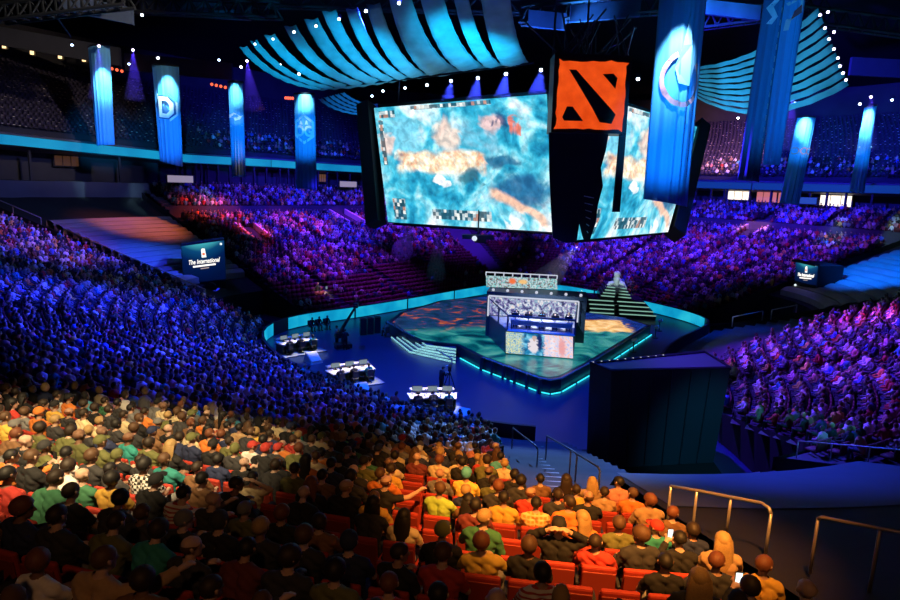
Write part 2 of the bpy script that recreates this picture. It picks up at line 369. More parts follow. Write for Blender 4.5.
for a, b, lab, mm in ((24, 59, 'long blue LED ribbon along the balcony on the left side', m_rib), (59.1, 72, 'blue LED ribbon on the balcony left of the screens', m_rib), (72.1, 84, 'dim blue LED ribbon on the balcony behind the right screen', 0), (84.1, 120, 'dim blue LED ribbon on the balcony at the far right', 0)):
    t = thing('led_ribbon', lab, 'LED ribbon', bp((a+b)/2, 34, 15), 'LED ribbons on the balcony')
    s_ = np.linspace(a, b, 50)
    part('casing', MB().grid([[bp(s, 34.05, ribz(s)-.55) for s in s_], [bp(s, 33.8, ribz(s)-.55) for s in s_], [bp(s, 33.8, ribz(s)+.55) for s in s_], [bp(s, 34.05, ribz(s)+.55) for s in s_]]), m_black, t)
    part('led_face', MB().grid([[bp(s, 33.77, ribz(s)-.5) for s in s_], [bp(s, 33.77, ribz(s)+.5) for s in s_]]), mm or lit('ribbon_dim', (.005, .07, .42), .5), t)
# lit suites
for px, py, wpx, hpx, key, lab in ((42, 133, 22, 14, 'warm', ''), (739, 194, 22, 10, 'white', 'brightly lit warm suite window right of the big hanging screen'), (767, 197, 18, 9, 'pink', 'pink-lit suite window left of the pale banner'), (783, 198, 8, 9, 'pink', 'narrow pink suite window tucked against the pale banner'), (836, 201, 26, 9, 'white', 'brightly lit warm suite window below the far right banner'),
        (322, 178, 8, 7, 'dim', 'dim orange suite window right of the hexagon banner'), (66, 161, 20, 8, 'faint', 'faint orange suite window below the leftmost banner')):
    if not lab: continue
    d = ray(px, py); hd = np.hypot(d[0], d[1]); best = None
    for t_ in np.arange(60, 130, .25):
        P = d*(t_/hd); j = np.linalg.norm(C-P[:2], axis=1).argmin()
        if (P[:2]-C[j])@NV[j] > 36.9: best = (P+np.array([0, 0, H]), NV[j]); break
    P, n = best; wd = wpx*np.linalg.norm(P[:2])/F; ht = hpx*np.linalg.norm(P[:2])/F; rz = math.atan2(n[1], n[0])-PI/2
    t = thing('suite_window', lab, 'window', P-np.array([0, 0, ht/2]), 'lit suite windows under the balcony')
    tx = np.array([math.cos(rz), math.sin(rz), 0])
    part('window_frame', MB().box(P, (wd+.25, .25, ht+.25), rz), m_black, t)
    mbp = MB()
    for i in range(3): mbp.box(P+tx*wd*(i-1)/3-np.append(n, 0)*.16, (wd/3-.12, .06, ht), rz)
    part('pane', mbp, m_suite_lit[key], t)
P = at_d(43, 128, 80); t = thing('lit_stairwell', 'warm-lit wedge-shaped stairwell opening in the upper seats at far left', 'stairwell', P)
part('surround', MB().box(P+np.array([0, .35, .6]), (3.4, .3, 3.4)), m_suite, t); w_ = [P+np.array(q_) for q_ in ((-1.3, .15, -.6), (1.2, .15, -.9), (1.2, .15, 1.0), (.3, .15, 1.7))]
part('glow_wall', MB().slab(w_, .1), lit('stairwell_glow', (.65, .45, .16), .45), t)  # warm light in the stairwell is put in as the wall's own glow
# upper tier: slab + seats as one mass
mb = MB(); ku = [35.2]+[q for r in range(22) for q in (35.3+.95*r, 36.25+.95*r)]; 
def zu(s, r): return ribz(s)+.9+.52*r
rows = []
ss = np.linspace(S0, S1, 110)
for r in range(22): rows += [[bp(s, 35.3+.95*r, zu(s, r)) for s in ss], [bp(s, 36.25+.95*r, zu(s, r)) for s in ss]]
mb.grid(rows); struct('terrace_upper', mb, mat('upper_concrete', (.03, .03, .04), .85))
mb = MB(); ss2 = np.linspace(S0, S1, 80); rw = [[bp(s, 57.5, ribz(s)+.9+.52*21) for s in ss2], [bp(s, 57.5, ribz(s)+17.) for s in ss2]]; mb.grid(rw); struct('wall_back_upper', mb, m_suite)
# concourse band with panels above the upper tier (dim blue-grey), left
# --- ceiling
mb = MB(); n = 48
ring = lambda R, z: [(6+R*math.cos(2*PI*i/n), 50+R*math.sin(2*PI*i/n), z) for i in range(n+1)]
mb.grid([ring(125, 33), ring(90, 38), ring(50, 43), ring(1, 45)]); struct('ceiling', mb, mat('roof_deck', (.02, .022, .026), .85, noise=(.15, .5)))
# ================================================================ roof steel, lights, banners, canopies, the hanging screens
m_steel = mat('roof_steel', (.05, .055, .065), .5, metal=.3)
def truss(p0, p1, h, lab, nb=10):
    p0, p1 = np.array(p0, float), np.array(p1, float); t = thing('roof_truss', lab, 'roof truss', (p0+p1)/2, 'roof trusses')
    up = np.array([0, 0, h]); sd = np.cross(p1-p0, (0, 0, 1.)); sd = sd/np.linalg.norm(sd)*h*.4
    for o in (sd, -sd): part('bottom_chord', MB().tube([p0+o, p1+o], .16, 6), m_steel, t)
    part('top_chord', MB().tube([p0+up, p1+up], .2, 6), m_steel, t)
    mb = MB()
    for i in range(nb):
        a, b = p0+(p1-p0)*i/nb, p0+(p1-p0)*(i+1)/nb; c = (a+b)/2+up
        for o in (sd, -sd): mb.tube([a+o, c], .09, 4).tube([c, b+o], .09, 4)
        mb.tube([a+sd, a-sd], .09, 4)
    part('bracing', mb, m_steel, t)
for x0, y0, x1, y1, yy, lab in ((0, 22, 130, 6, 62, 'long roof truss crossing the upper left corner of the view'), (120, 12, 280, 18, 72, 'roof truss behind the left drapes, carrying dim panels'), (250, 6, 520, 14, 80, 'roof truss behind the left fabric canopy'),
        (520, 24, 665, 12, 66, 'roof truss above the orange emblem box'), (690, 30, 830, 12, 78, 'roof truss behind the right fabric canopy'), (800, 22, 930, 40, 70, 'roof truss at the upper right corner of the view')):
    a, b = at_d(x0, y0, yy), at_d(x1, y1, yy*.94); truss(a, b, 1.6, lab)
m_cat = mat('catwalk_panel', (.10, .14, .24), .6, noise=(1, .3))
for i, (a, b, yy, lab) in enumerate((((62, 10), (132, 24), 64, 'blue-grey catwalk panel in the roof, upper left'), ((140, 13), (250, 20), 72, 'long blue-grey catwalk panel in the roof left of the canopy'), ((528, 26), (566, 30), 64, 'short blue catwalk panel above the screens, left of the emblem box'), ((570, 22), (640, 16), 62, 'tangled blue catwalk panel above the orange emblem box'), ((690, 12), (760, 20), 74, 'blue-lit catwalk panel right of the ringed banner'), ((0, 45), (120, 66), 82, 'grey concourse fascia above the specked seats at far left'), ((125, 70), (232, 80), 88, 'grey concourse fascia between the left banners'), ((850, 75), (905, 78), 84, 'dim fascia beam at the far right under the roof'))):
    A, B = at_d(*a, yy), at_d(*b, yy); hgt = np.array([0, 0, 1.5 if i < 5 else 2.2]); dp = np.array([0, .5, 0])
    mono('catwalk_panel', MB().hexa([A, B, B+dp, A+dp], [A+hgt, B+hgt, B+hgt+dp, A+hgt+dp]), m_cat if i < 5 else m_fascia, lab, 'catwalk panel', 'panels in the roof')
# cables dropping from the roof
# ---------------------------------------------------------------- small spot fixtures
m_lens = {'w': lit('lens_white', (.75, .85, 1.), 14.), 'b': lit('lens_blue', (.45, .6, 1.), 9.), 'v': lit('lens_violet', (.7, .55, 1.), 12.)}
m_can = mat('lamp_can', (.02, .02, .025), .4, metal=.5)
def fixture(px, py, Y, lab, key='w', rad=.12, grp='stage lamps under the roof', tgt=None):
    P = at_d(px, py, Y); t = thing('spotlight', lab, 'spotlight', P, grp)
    aim = np.array([0, 0, H])-P if tgt is None else np.array(tgt)-P; aim = aim/np.linalg.norm(aim); aim = aim+np.array([0, 0, -.55]); aim /= np.linalg.norm(aim)
    part('lamp_housing', MB().tube([P-aim*rad*2.6, P-aim*rad*1.6, P], [rad*.7, rad*1.05, rad*1.12], 10), m_can, t)
    part('lens', MB().tube([P+aim*.01, P+aim*.06], [rad*.95, rad*.8], 10), m_lens[key], t)
    sx = np.cross(aim, (0, 0, 1)); sx /= np.linalg.norm(sx); c = P-aim*rad*1.3; u = np.array([0, 0, 1.])
    part('yoke', MB().tube([c+sx*rad*1.25, c+sx*rad*1.25+u*rad*2, c-sx*rad*1.25+u*rad*2, c-sx*rad*1.25], rad*.14, 4), m_can, t)
    return P
UND = [(372, 96, 66), (383, 91, 64), (405, 88, 62), (427, 85, 60), (451, 81, 58), (478, 78, 55), (506, 74, 53), (541, 70, 51)]
for i, (x, y, Y) in enumerate(UND): fixture(x, y, Y, f'{ordn(i)} lamp from the left in the row above the left screen', 'b' if i < 3 else 'w', .14, 'lamps in the row above the left screen')
fixture(638, 79, 52, 'white lamp between the emblem box and the ringed banner', 'w', .14)
TOPL = [(255, 44, 57), (273, 39, 56), (294, 32, 54), (316, 26, 52), (339, 19, 50), (366, 11, 47), (399, 3, 44)]
for i, (x, y, Y) in enumerate(TOPL): fixture(x, y, Y, f'{ordn(i)} lamp from the left along the upper edge of the left canopy', 'b' if i < 2 else 'w', .11, 'lamps along the left canopy')
RGT = [(828, 12, 54), (820, 15, 54), (825, 28, 54), (834, 32, 54), (829, 39, 54), (834, 49, 54), (838, 58, 54), (840, 66, 54), (843, 73, 54), (846, 80, 54)]
for i, (x, y, Y) in enumerate(RGT): fixture(x, y, Y, f'{ordn(i)} lamp from the top in the string at the right canopy edge', 'v', .12, 'lamps in the string at the right canopy edge')
for x, y, Y, k, lab in ((72, 45, 70, 'b', 'white-blue lamp left of the leftmost banner, at a slanting cable'), (99, 46, 68, 'v', 'lamp just above the leftmost banner'), (133, 50, 70, 'v', 'violet lamp between the leftmost banner and the D banner'), (158, 58, 68, 'w', 'white lamp just above the D banner'), (129, 64, 74, 'b', 'small dim lamp left of the D banner'), (219, 60, 72, 'b', 'small dim lamp right of the D banner'), (247, 61, 68, 'v', 'violet lamp above the bird banner'), (241, 67, 69, 'w', 'white lamp above the bird banner, the lower of two'), (280, 65, 62, 'w', 'white lamp on the lower left edge of the left canopy'), (299, 74, 62, 'w', 'white lamp under the left canopy above the hexagon banner'),
        (871, 97, 66, 'v', 'bright violet lamp above the far right banner'), (860, 104, 68, 'w', 'small white lamp left of the far right banner top'), (892, 100, 66, 'b', 'small lamp at the right edge of the view beside the far right banner'), (795, 103, 68, 'b', 'small lamp above the pale banner under the right canopy'), (142, 15, 66, 'w', 'white lamp on the catwalk truss at upper left'), (771, 128, 76, 'w', 'small warm lamp left of the pale banner'), (738, 118, 80, 'w', 'white lamp with a fan of light beside the dark banner')):
    fixture(x, y, Y, lab, k, .14)
# warm lamps and red light bars at the left concourse
m_warm = lit('warm_lamp', (1., .66, .30), 2.2); m_red = lit('red_lamp', (1., .12, .05), 1.8)
for i, (x, y, h_) in enumerate(((4, 43, 9), (32, 50, 8), (60, 54, 8), (84, 58, 6))):
    P = at_d(x, y, 84); t = thing('concourse_lamp', f'{ordn(i)} upright warm lamp from the left along the left concourse', 'lamp', P, 'warm lamps along the left concourse')
    part('backplate', MB().box(P+np.array([0, .12, 0]), (.9, .1, h_*.14+.3)), m_black, t); part('lamp_tube', MB().tube([P-np.array([0, .05, h_*.07]), P+np.array([0, -.05, h_*.07])], .22, 8), m_warm, t)
for a, b, lab in (((105, 67), (125, 72), 'row of red lamps right of the leftmost banner'), ((210, 84), (228, 88), 'row of red lamps left of the bird banner'), ((285, 98), (294, 98.5), 'short red lamp bar left of the hexagon banner')):
    A, B = at_d(*a, 86), at_d(*b, 86); t = thing('red_light_bar', lab, 'light bar', (A+B)/2, 'red light bars on the concourse')
    part('bar', MB().tube([A, B], .12, 6), m_black, t); mb = MB()
    for i in range(4): mb.ball(A+(B-A)*(i+.5)/4+np.array([0, -.15, 0]), .2, 8, 5)
    part('bulb', mb, m_red, t)
A, B = at_d(28, 10, 66), at_d(72, 40, 70)
mono('slanting_cable', MB().tube([at_d(50, 8, 66), at_d(71, 37, 70)], .1, 6), m_cat, 'pale slanting cable running to the lamp at upper left', 'cable')

# ---------------------------------------------------------------- hanging banners
def banner_mat(name, top, bot):
    n = NT(name); vec, u, v = n.uv(); c = n.ramp(v, [(0, bot), (1, top)])
    f = n.mth('MULTIPLY_ADD', n.noise(n.vec(n.mth('MULTIPLY', u, 14.), n.mth('MULTIPLY', v, 1.2)), 1., 3), .5, .75)
    cb = n.n('ShaderNodeCombineColor'); [n.set(cb.inputs[i], f) for i in range(3)]
    n.set(n.b.inputs['Base Color'], n.mix(1., c, cb.outputs[0], 'MULTIPLY')); n.b.inputs['Roughness'].default_value = .7; return n.m
m_ban = banner_mat('banner_cloth', (.14, .50, .85), (.06, .34, .78)); m_bandk = banner_mat('banner_cloth_deep', (.05, .22, .42), (.03, .14, .32))
m_embl = mat('banner_print_white', (.85, .88, .92), .6); m_emblr = mat('banner_print_pink', (.95, .34, .36), .6)
m_print_dk = mat('banner_print_navy', (.03, .12, .30), .6)
CLOTH = {}
def banner(tl, tr, bl, br, Y, bulge, lab, matl=None, arc=1.0, pleat=.07):
    matl = matl or m_ban
    a, b, c, d = [at_d(*p, Y) for p in (tl, tr, bl, br)]
    t = thing('hanging_banner', lab, 'banner', (c+d)/2, 'tall hanging banners'); nu, nv = 41, 30
    def S(u, v):                     # u across 0..1, v down 0..1 (vectorised on one point)
        p = a*(1-u)*(1-v)+b*u*(1-v)+c*(1-u)*v+d*u*v
        off = -bulge*math.sin(PI*u)**arc-pleat*(math.sin(u*34)+.5*math.sin(u*61+1))*(.25+.75*v)
        return p+np.array([0, off, 0])
    def sheet(dy): return [[S(i/(nu-1), j/(nv-1))+np.array([0, dy, 0]) for i in range(nu)] for j in range(nv)]
    mb = MB().grid(sheet(0)); o = part('cloth', mb, matl, t, smooth=True)
    uvl = o.data.uv_layers.new(name='UVMap')
    for p in o.data.polygons:
        for l in p.loop_indices:
            j, i = divmod(o.data.loops[l].vertex_index, nu); uvl.data[l].uv = (i/(nu-1), 1-j/(nv-1))
    sd = o.modifiers.new('cloth_thickness', 'SOLIDIFY'); sd.thickness = .04; sd.offset = 1; CLOTH[t.name] = o
    # top hoop and bottom hem rod
    part('top_bar', MB().tube([S(i/10, 0)+np.array([0, .03, .1]) for i in range(11)], .09, 6), m_black, t)
    return t, S, np.linalg.norm(b-a), np.linalg.norm(a-c)
def emblem(t, S, wd, ht, v, f, cx, cy, name, matl, front=.13, subdiv=0):
    # v in metres about (0,0), placed at (cx,cy) fractions of the cloth
    bm = bmesh.new(); vs = [bm.verts.new(p) for p in v]
    for q in f:
        try: bm.faces.new([vs[i] for i in q])
        except ValueError: pass
    out = []
    for p in bm.verts:
        u_ = cx+p.co.x/wd; v_ = cy-p.co.y/ht; q = S(min(max(u_, .02), .98), min(max(v_, 0), 1)); out.append(q+np.array([0, -front-p.co.z, 0]))
    fs = [tuple(vv.index for vv in ff.verts) for ff in bm.faces] if not bm.verts.index_update() else []
    bm.free(); return part(name, MB().add(out, fs), matl, CLOTH[t.name])
def ring_shape(r0, r1, a0=0, a1=2*PI, n=40, sx=1., sy=1.):
    v = []; f = []
    for i in range(n+1):
        th = a0+(a1-a0)*i/n
        for r in (r0, r1): v.append((r*sx*math.cos(th), r*sy*math.sin(th), 0))
    f = [(2*i, 2*i+1, 2*i+3, 2*i+2) for i in range(n)]
    return v, f
def poly_shape(pts, z=0.): return [(x, y, z) for x, y in pts], [tuple(range(len(pts)))]
def path_shape(pts, wd, closed=False):           # stroke of width wd along pts, mitred
    pts = [np.array(p, float) for p in pts]; n = len(pts); v = []; f = []
    for i, p in enumerate(pts):
        pa = pts[i-1] if (i > 0 or closed) else p; pb = pts[(i+1) % n] if (i < n-1 or closed) else p
        d1 = (p-pa)/(np.linalg.norm(p-pa)+1e-9); d2 = (pb-p)/(np.linalg.norm(pb-p)+1e-9)
        if np.linalg.norm(p-pa) < 1e-9: d1 = d2
        if np.linalg.norm(pb-p) < 1e-9: d2 = d1
        t = d1+d2; t /= np.linalg.norm(t)+1e-9; nn = np.array([-t[1], t[0]]); k = wd/2/max(.4, abs(nn@np.array([-d1[1], d1[0]])))
        v += [(*(p+nn*k), 0), (*(p-nn*k), 0)]
    m = n if closed else n-1
    for i in range(m):
        j = (i+1) % n; f.append((2*i, 2*i+1, 2*j+1, 2*j))
    return v, f
def up(v, z): return [(a, b, c+z) for a, b, c in v]
# leftmost
t, S, wd, ht = banner((88, 48), (110, 46), (97, 146), (115, 145), 70, .7, 'leftmost hanging banner, blue with a white-hot lit middle')
# D banner
t, S, wd, ht = banner((152, 66), (179, 67), (160, 161), (183, 167), 70, .6, 'blue banner with a large white letter D emblem')
Dp = [(-.75, -1.1), (.35, -1.1), (.95, -.5), (.95, .5), (.35, 1.1), (-.75, 1.1)]
emblem(t, S, wd, ht, *poly_shape([(x*1.32, y*1.22) for x, y in Dp]), .5, .42, 'emblem_outline', m_embl, .10)
emblem(t, S, wd, ht, *poly_shape([(x*1.12, y*1.06) for x, y in Dp], .04), .5, .42, 'emblem_field', m_print_dk, .12)
emblem(t, S, wd, ht, *(lambda q: (up(q[0], .08), q[1]))(path_shape([(x*.72, y*.78) for x, y in Dp], .42, True)), .5, .42, 'emblem_letter', m_embl, .12)
# bird banner
t, S, wd, ht = banner((228, 83), (243, 83), (232, 177), (246, 177), 70, .5, 'narrow blue banner with a small white winged mark')
emblem(t, S, wd, ht, *poly_shape([(-.75, .25), (-.1, .45), (.55, .1), (.75, .2), (.5, -.25), (0, -.4), (-.2, -.1), (-.75, -.05)]), .5, .36, 'emblem', m_embl)
emblem(t, S, wd, ht, *poly_shape([(-.7, -.08), (.7, -.02), (.7, .04), (-.7, -.01)]), .5, .45, 'emblem_bar', m_embl)
# OG banner
t, S, wd, ht = banner((294, 95), (315, 95), (296, 188), (317, 190), 70, .6, 'blue banner with two white letters in a hexagon')
hexp = [(1.05*math.cos(PI/6+i*PI/3), 1.45*math.sin(PI/6+i*PI/3)) for i in range(6)]
emblem(t, S, wd, ht, *path_shape(hexp, .24, True), .5, .36, 'emblem_outline', m_embl)
v, f = text_mesh('OG', 1.5, extrude=.0, bold=.06); emblem(t, S, wd, ht, [(x*.78, y-.28, z) for x, y, z in v], f, .5, .36, 'lettering', m_embl, .16)
for k, (x, y) in enumerate(((-.3, .55), (0.3, .55))): emblem(t, S, wd, ht, *poly_shape([(x-.18, y-.1), (x+.18, y-.1), (x+.05, y+.3), (x-.05, y+.3)]), .5, .36, 'emblem_peak', m_embl)
# ringed big banner, near
t, S, wd, ht = banner((661, -25), (709, -25), (643, 199), (687, 207), 44, 1.3, 'big bright blue banner with a pink ring, in front of the right screen', pleat=.09)
v, f = ring_shape(.82, 1.0, PI*.62, PI*2.22, 48, 1.28, 1.75); emblem(t, S, wd, ht, v, f, .5, .455, 'ring_emblem', m_emblr, .2)
v, f = poly_shape([(.1, 3.4), (.38, 1.6), (.75, .5), (.45, -.9), (-.3, -.8), (-.55, .2), (-.2, 1.5)]); emblem(t, S, wd, ht, v, f, .5, .42, 'pale_glyph', mat('banner_print_pale', (.26, .58, .86), .6), .18)
# dark near pair
t, S, wd, ht = banner((768, -30), (789, -30), (737, 180), (758, 182), 34, .7, 'dark blue hanging banner with a white dashed seam, left of the near pair', m_bandk)
for i in range(12): emblem(t, S, wd, ht, *poly_shape([(-.05, -.13), (.05, -.13), (.05, .13), (-.05, .13)]), .62, .2+.055*i, 'seam_dash', m_embl, .1)
emblem(t, S, wd, ht, *path_shape([(-.3, .9), (-.1, .5), (-.3, .2), (-.1, -.3), (-.25, -.6)], .18), .45, .2, 'white_print', m_embl, .1)
t, S, wd, ht = banner((785, -30), (810, -30), (762, 165), (779, 166), 35.5, .7, 'brighter blue hanging banner, right of the near pair')
emblem(t, S, wd, ht, *path_shape([(-.3, .6), (.25, .9), (.3, .2), (-.2, -.2), (-.25, -.7)], .16), .35, .24, 'white_print', m_embl, .12); emblem(t, S, wd, ht, *poly_shape([(-.2, -.2), (.25, .1), (.2, .5), (-.1, .2)]), .4, .24, 'red_print', mat('banner_print_red', (.75, .08, .08), .6), .15)
# right pair, far
t, S, wd, ht = banner((797, 118), (816, 118), (779, 203), (799, 205), 70, .6, 'pale blue banner with a faint pink ringed mark under the right canopy')
for cx in (-.75, .05, .7): 
    v, f = ring_shape(.26, .38, 0, 2*PI, 20); emblem(t, S, wd, ht, [(x+cx, y, z) for x, y, z in v], f, .5, .38, 'ring_mark', m_emblr, .14)
t, S, wd, ht = banner((864, 108), (877, 106), (849, 192), (864, 194), 66, .5, 'far right hanging banner, blue with a white-hot lit middle')
emblem(t, S, wd, ht, *poly_shape([(-.75, -.09), (.75, -.09), (.75, .09), (-.75, .09)]), .5, .46, 'emblem_bar', m_embl)

# ---------------------------------------------------------------- fabric canopies: strips slung from the roof rim to the screens
m_can_f = mat('canopy_fabric', (.24, .58, .64), .75, noise=(.5, .75))
def bez(a, m, b, t): k = 2*m-(a+b)/2; return a*(1-t)**2+2*k*t*(1-t)+b*t*t
def strip(oL, oR, mL, mR, iL, iR, Yo, Ym, Yi, lab, grp):
    Yo2 = Yo if hasattr(Yo, '__len__') else (Yo, Yo); Yi2 = Yi if hasattr(Yi, '__len__') else (Yi, Yi)
    a = [at_d(*oL, Yo2[0]), at_d(*oR, Yo2[1])]; c = [at_d(*iL, Yi2[0]), at_d(*iR, Yi2[1])]
    b = [at_d(*mL, (Yo2[0]+Yi2[0])/2), at_d(*mR, (Yo2[1]+Yi2[1])/2)]
    rows = []
    for j in range(25):
        p, q = bez(a[0], b[0], c[0], j/24), bez(a[1], b[1], c[1], j/24); r = []
        for i in range(7):
            u = i/6; r.append(p*(1-u)+q*u+np.array([0, 0, -.05*math.sin(PI*u)*np.linalg.norm(q-p)+.04*math.sin(j*1.9+i*1.3)]))
        rows.append(r)
    o = mono('fabric_strip', MB().grid(rows), m_can_f, lab, 'fabric strip', grp, smooth=True)
    sd = o.modifiers.new('cloth_thickness', 'SOLIDIFY'); sd.thickness = .05
_tops = [(239, 247, 46), (250, 257, 40), (264, 275, 34), (284, 296, 25), (304, 318, 18), (322, 336, 10), (346, 358, 8), (366, 380, 3), (388, 410, -8), (419, 442, -10), (452, 466, -14), (479, 508, -20)]
_low = [(318, 89.5), (330, 89), (342, 88), (358, 86.5), (372, 84.5), (388, 82), (400, 80), (412, 78), (430, 75.5), (462, 71), (487, 67.5), (503, 65.5), (529, 63)]
LS = []
for (x0, x1, yt), L0, L1 in zip(_tops, _low[:-1], _low[1:]):
    md = lambda x, l: (x+.44*(l[0]-x), yt+.69*(l[1]-yt))
    LS.append(((x0, yt+1), (x1, yt), md(x0, L0), md(x1, L1), L0, L1))
mono('canopy_cable', MB().tube([at_d(308, 90, 63.5), at_d(416, 77.8, 56.5), at_d(534, 63, 49.6)], .09, 6), m_can, 'dark cable along the lower edge of the left canopy', 'cable')
for i, s_ in enumerate(LS):
    f0 = (s_[0][0]-240)/260; f1 = (s_[4][0]-316)/200
    strip(*s_, 58-22*f0, 50-0*f0, 63-13*f1, f'{ordn(i)} cyan fabric strip from the left in the canopy left of the screens', 'fabric strips of the left canopy')
lp = lambda a, b, u: (a[0]+(b[0]-a[0])*u, a[1]+(b[1]-a[1])*u)
for i in range(9):
    u0, u1 = i/9, (i+.72)/9
    strip(lp((818, 8), (850, 88), u0), lp((818, 8), (850, 88), u1), lp((752, 52), (764, 116), u0), lp((752, 52), (764, 116), u1), lp((690, 67), (694, 97), u0), lp((690, 67), (694, 97), u1), 55, 58, 62, f'{ordn(i)} fabric strip from the top in the right canopy', 'fabric strips of the right canopy')
for i in range(5):
    u0, u1 = i/5, (i+.7)/5
    strip(lp((318, 99), (346, 92), u0), lp((318, 99), (346, 92), u1), lp((342, 112), (362, 101), u0), lp((342, 112), (362, 101), u1), lp((377, 116), (378, 103), u0), lp((377, 116), (378, 103), u1), 78, 78, 78, f'{ordn(i)} fabric strip from the left in the small canopy behind the hexagon banner', 'fabric strips of the small far canopy')

# ---------------------------------------------------------------- hanging screen cube
n = NT('game_screen'); vec, u, v = n.uv()
wv = n.noise(n.vec(n.mth('MULTIPLY', u, 1.7), v), 3.2, 6, .9); wv2 = n.noise(n.vec(n.mth('MULTIPLY', u, 1.7), n.mth('ADD', v, 3.1)), 9., 5, .5); det = n.noise(n.vec(n.mth('MULTIPLY', u, 1.7), v, 2.), 34., 3)
base = n.ramp(n.mth('ADD', n.mth('MULTIPLY', wv, .8), n.mth('MULTIPLY', wv2, .2)), [(.33, (.005, .10, .24)), (.42, (.02, .34, .54)), (.48, (.07, .52, .70)), (.54, (.26, .70, .82)), (.61, (.66, .88, .94)), (.70, (.92, .97, .98))])
ud = n.mth('ADD', u, n.mth('MULTIPLY', n.mth('SUBTRACT', wv2, .5), .16)); vd = n.mth('ADD', v, n.mth('MULTIPLY', n.mth('SUBTRACT', wv, .5), .22))
def blob(c, col, cu, cv, ru, rv, amt=.85, soft=.35): return n.mix(n.mth('MULTIPLY', n.disc(ud, vd, cu, cv, ru, rv, soft), amt), c, col)
c = base
c = blob(c, (.20, .62, .80), .17, .74, .12, .16, .8); c = blob(c, (.03, .40, .60), .62, .70, .14, .16, .75); c = blob(c, (.02, .13, .30), .84, .30, .16, .12, .9); c = blob(c, (.02, .12, .26), .72, .52, .10, .05, .85)
c = blob(c, (.90, .62, .52), .06, .66, .05, .09, .8); c = blob(c, (.95, .66, .50), .44, .72, .07, .13, .75); c = blob(c, (.9, .55, .50), .70, .80, .06, .06, .8); c = blob(c, (.85, .18, .10), .82, .78, .022, .07, .9); c = blob(c, (.02, .05, .16), .76, .80, .03, .07, .8)
bar = n.box(ud, vd, .12, .62, .42, .585, .03); c = n.mix(n.mth('MULTIPLY', bar, .97), c, n.ramp(n.mth('ADD', n.mth('MULTIPLY', wv2, .6), n.mth('MULTIPLY', det, .4)), [(.36, (.95, .42, .24)), (.45, (1., .66, .40)), (.52, (1., .86, .62)), (.6, (1., .97, .86))]))
vv2 = n.mth('SUBTRACT', vd, n.mth('MULTIPLY_ADD', u, -.62, .70)); dg_ = n.mth('MULTIPLY', n.box(vv2, u, -.035, .035, .66, .98, .02), .85); c = n.mix(dg_, c, (.95, .55, .36))
c = blob(c, (.95, .97, .98), .37, .36, .045, .055, .95, .15); c = blob(c, (.9, .95, .98), .79, .06, .04, .07, .9, .2); c = blob(c, (.04, .15, .2), .55, .38, .05, .06, .8)
hudc = n.cells(n.vec(n.mth('MULTIPLY', u, 1.8), v), 34.); hs = n.n('ShaderNodeSeparateColor'); n.set(hs.inputs[0], hudc)
hud = n.ramp(hs.outputs[0], [(0, (.01, .03, .05)), (.35, (.55, .6, .6)), (.55, (.05, .14, .2)), (.75, (.9, .88, .8)), (.9, (.55, .2, .1))], 'CONSTANT')
msk = n.box(u, v, .25, .72, .955, .99, .004)
for a_ in ((.03, .14, .90, .965), (.02, .05, .48, .88), (.30, .66, .05, .13), (.05, .13, .03, .20)): msk = n.mth('MAXIMUM', msk, n.box(u, v, *a_, .004))
c = n.mix(n.mth('MULTIPLY', msk, .85), c, hud); det2 = n.noise(n.vec(n.mth('MULTIPLY', u, 1.7), v, 5.), 17., 4, .4)
c = n.mix(.42, c, n.mix(1., c, n.ramp(det2, [(.36, (.35, .40, .48)), (.5, (1., 1., 1.)), (.64, (1.7, 1.6, 1.55))]), 'MULTIPLY'))
m_game = n.glow(c, 1.15)
ztop = at_d(546, 94, 49.5)[2]; zbt = at_d(552, 232, 50.3)[2]
q = {k: at_z(*p, ztop) for k, p in dict(ltl=(374, 108), ltr=(547, 94), rtl=(598, 97), rtr=(698, 127)).items()}
q.update({k: at_z(*p, zbt) for k, p in dict(lbl=(388, 222), lbr=(552, 232), rbl=(577, 240), rbr=(668, 232)).items()})
back_t = q['ltl']+q['rtr']-(q['ltr']+q['rtl'])/2; back_b = q['lbl']+q['rbr']-(q['lbr']+q['rbl'])/2
cube = thing('hanging_video_cube', 'huge centre-hung video cube with two game screens and orange emblem box', 'video screen', (q['lbr']+q['rbl']+back_b)/3)
ctr = (q['ltr']+q['rtl']+q['ltl']+q['rtr'])/4
def inn(p, d=.45): 
    e = (ctr-p); e[2] = 0; return p+e/np.linalg.norm(e)*d
cas_t = [inn(p) for p in (q['ltl'], q['ltr'], q['rtl'], q['rtr'], back_t)]; cas_b = [inn(p) for p in (q['lbl'], q['lbr'], q['rbl'], q['rbr'], back_b)]
part('casing', MB().hexa([p-np.array([0, 0, .25]) for p in cas_b], [p+np.array([0, 0, .35]) for p in cas_t]), m_black, cube)
uv_quad('game_screen', [q['lbl'], q['lbr'], q['ltr'], q['ltl']], .3, m_game, m_black, cube)['label'] = 'left screen showing a bright cyan and peach game map'
uv_quad('game_screen', [q['rbl'], q['rbr'], q['rtr'], q['rtl']], .3, m_game, m_black, cube)['label'] = 'right screen showing the same game map, partly hidden'
mb = MB()
for a_, b_ in (('ltl', 'lbl'), ('rtr', 'rbr')): 
    A, B = q[a_], q[b_]; e = (A-ctr); e[2] = 0; e /= np.linalg.norm(e); part('side_frame', MB().tube([A+e*.9+np.array([0, .5, .3]), B+e*1.2+np.array([0, .5, -.3])], .95, 4), m_dark, cube)

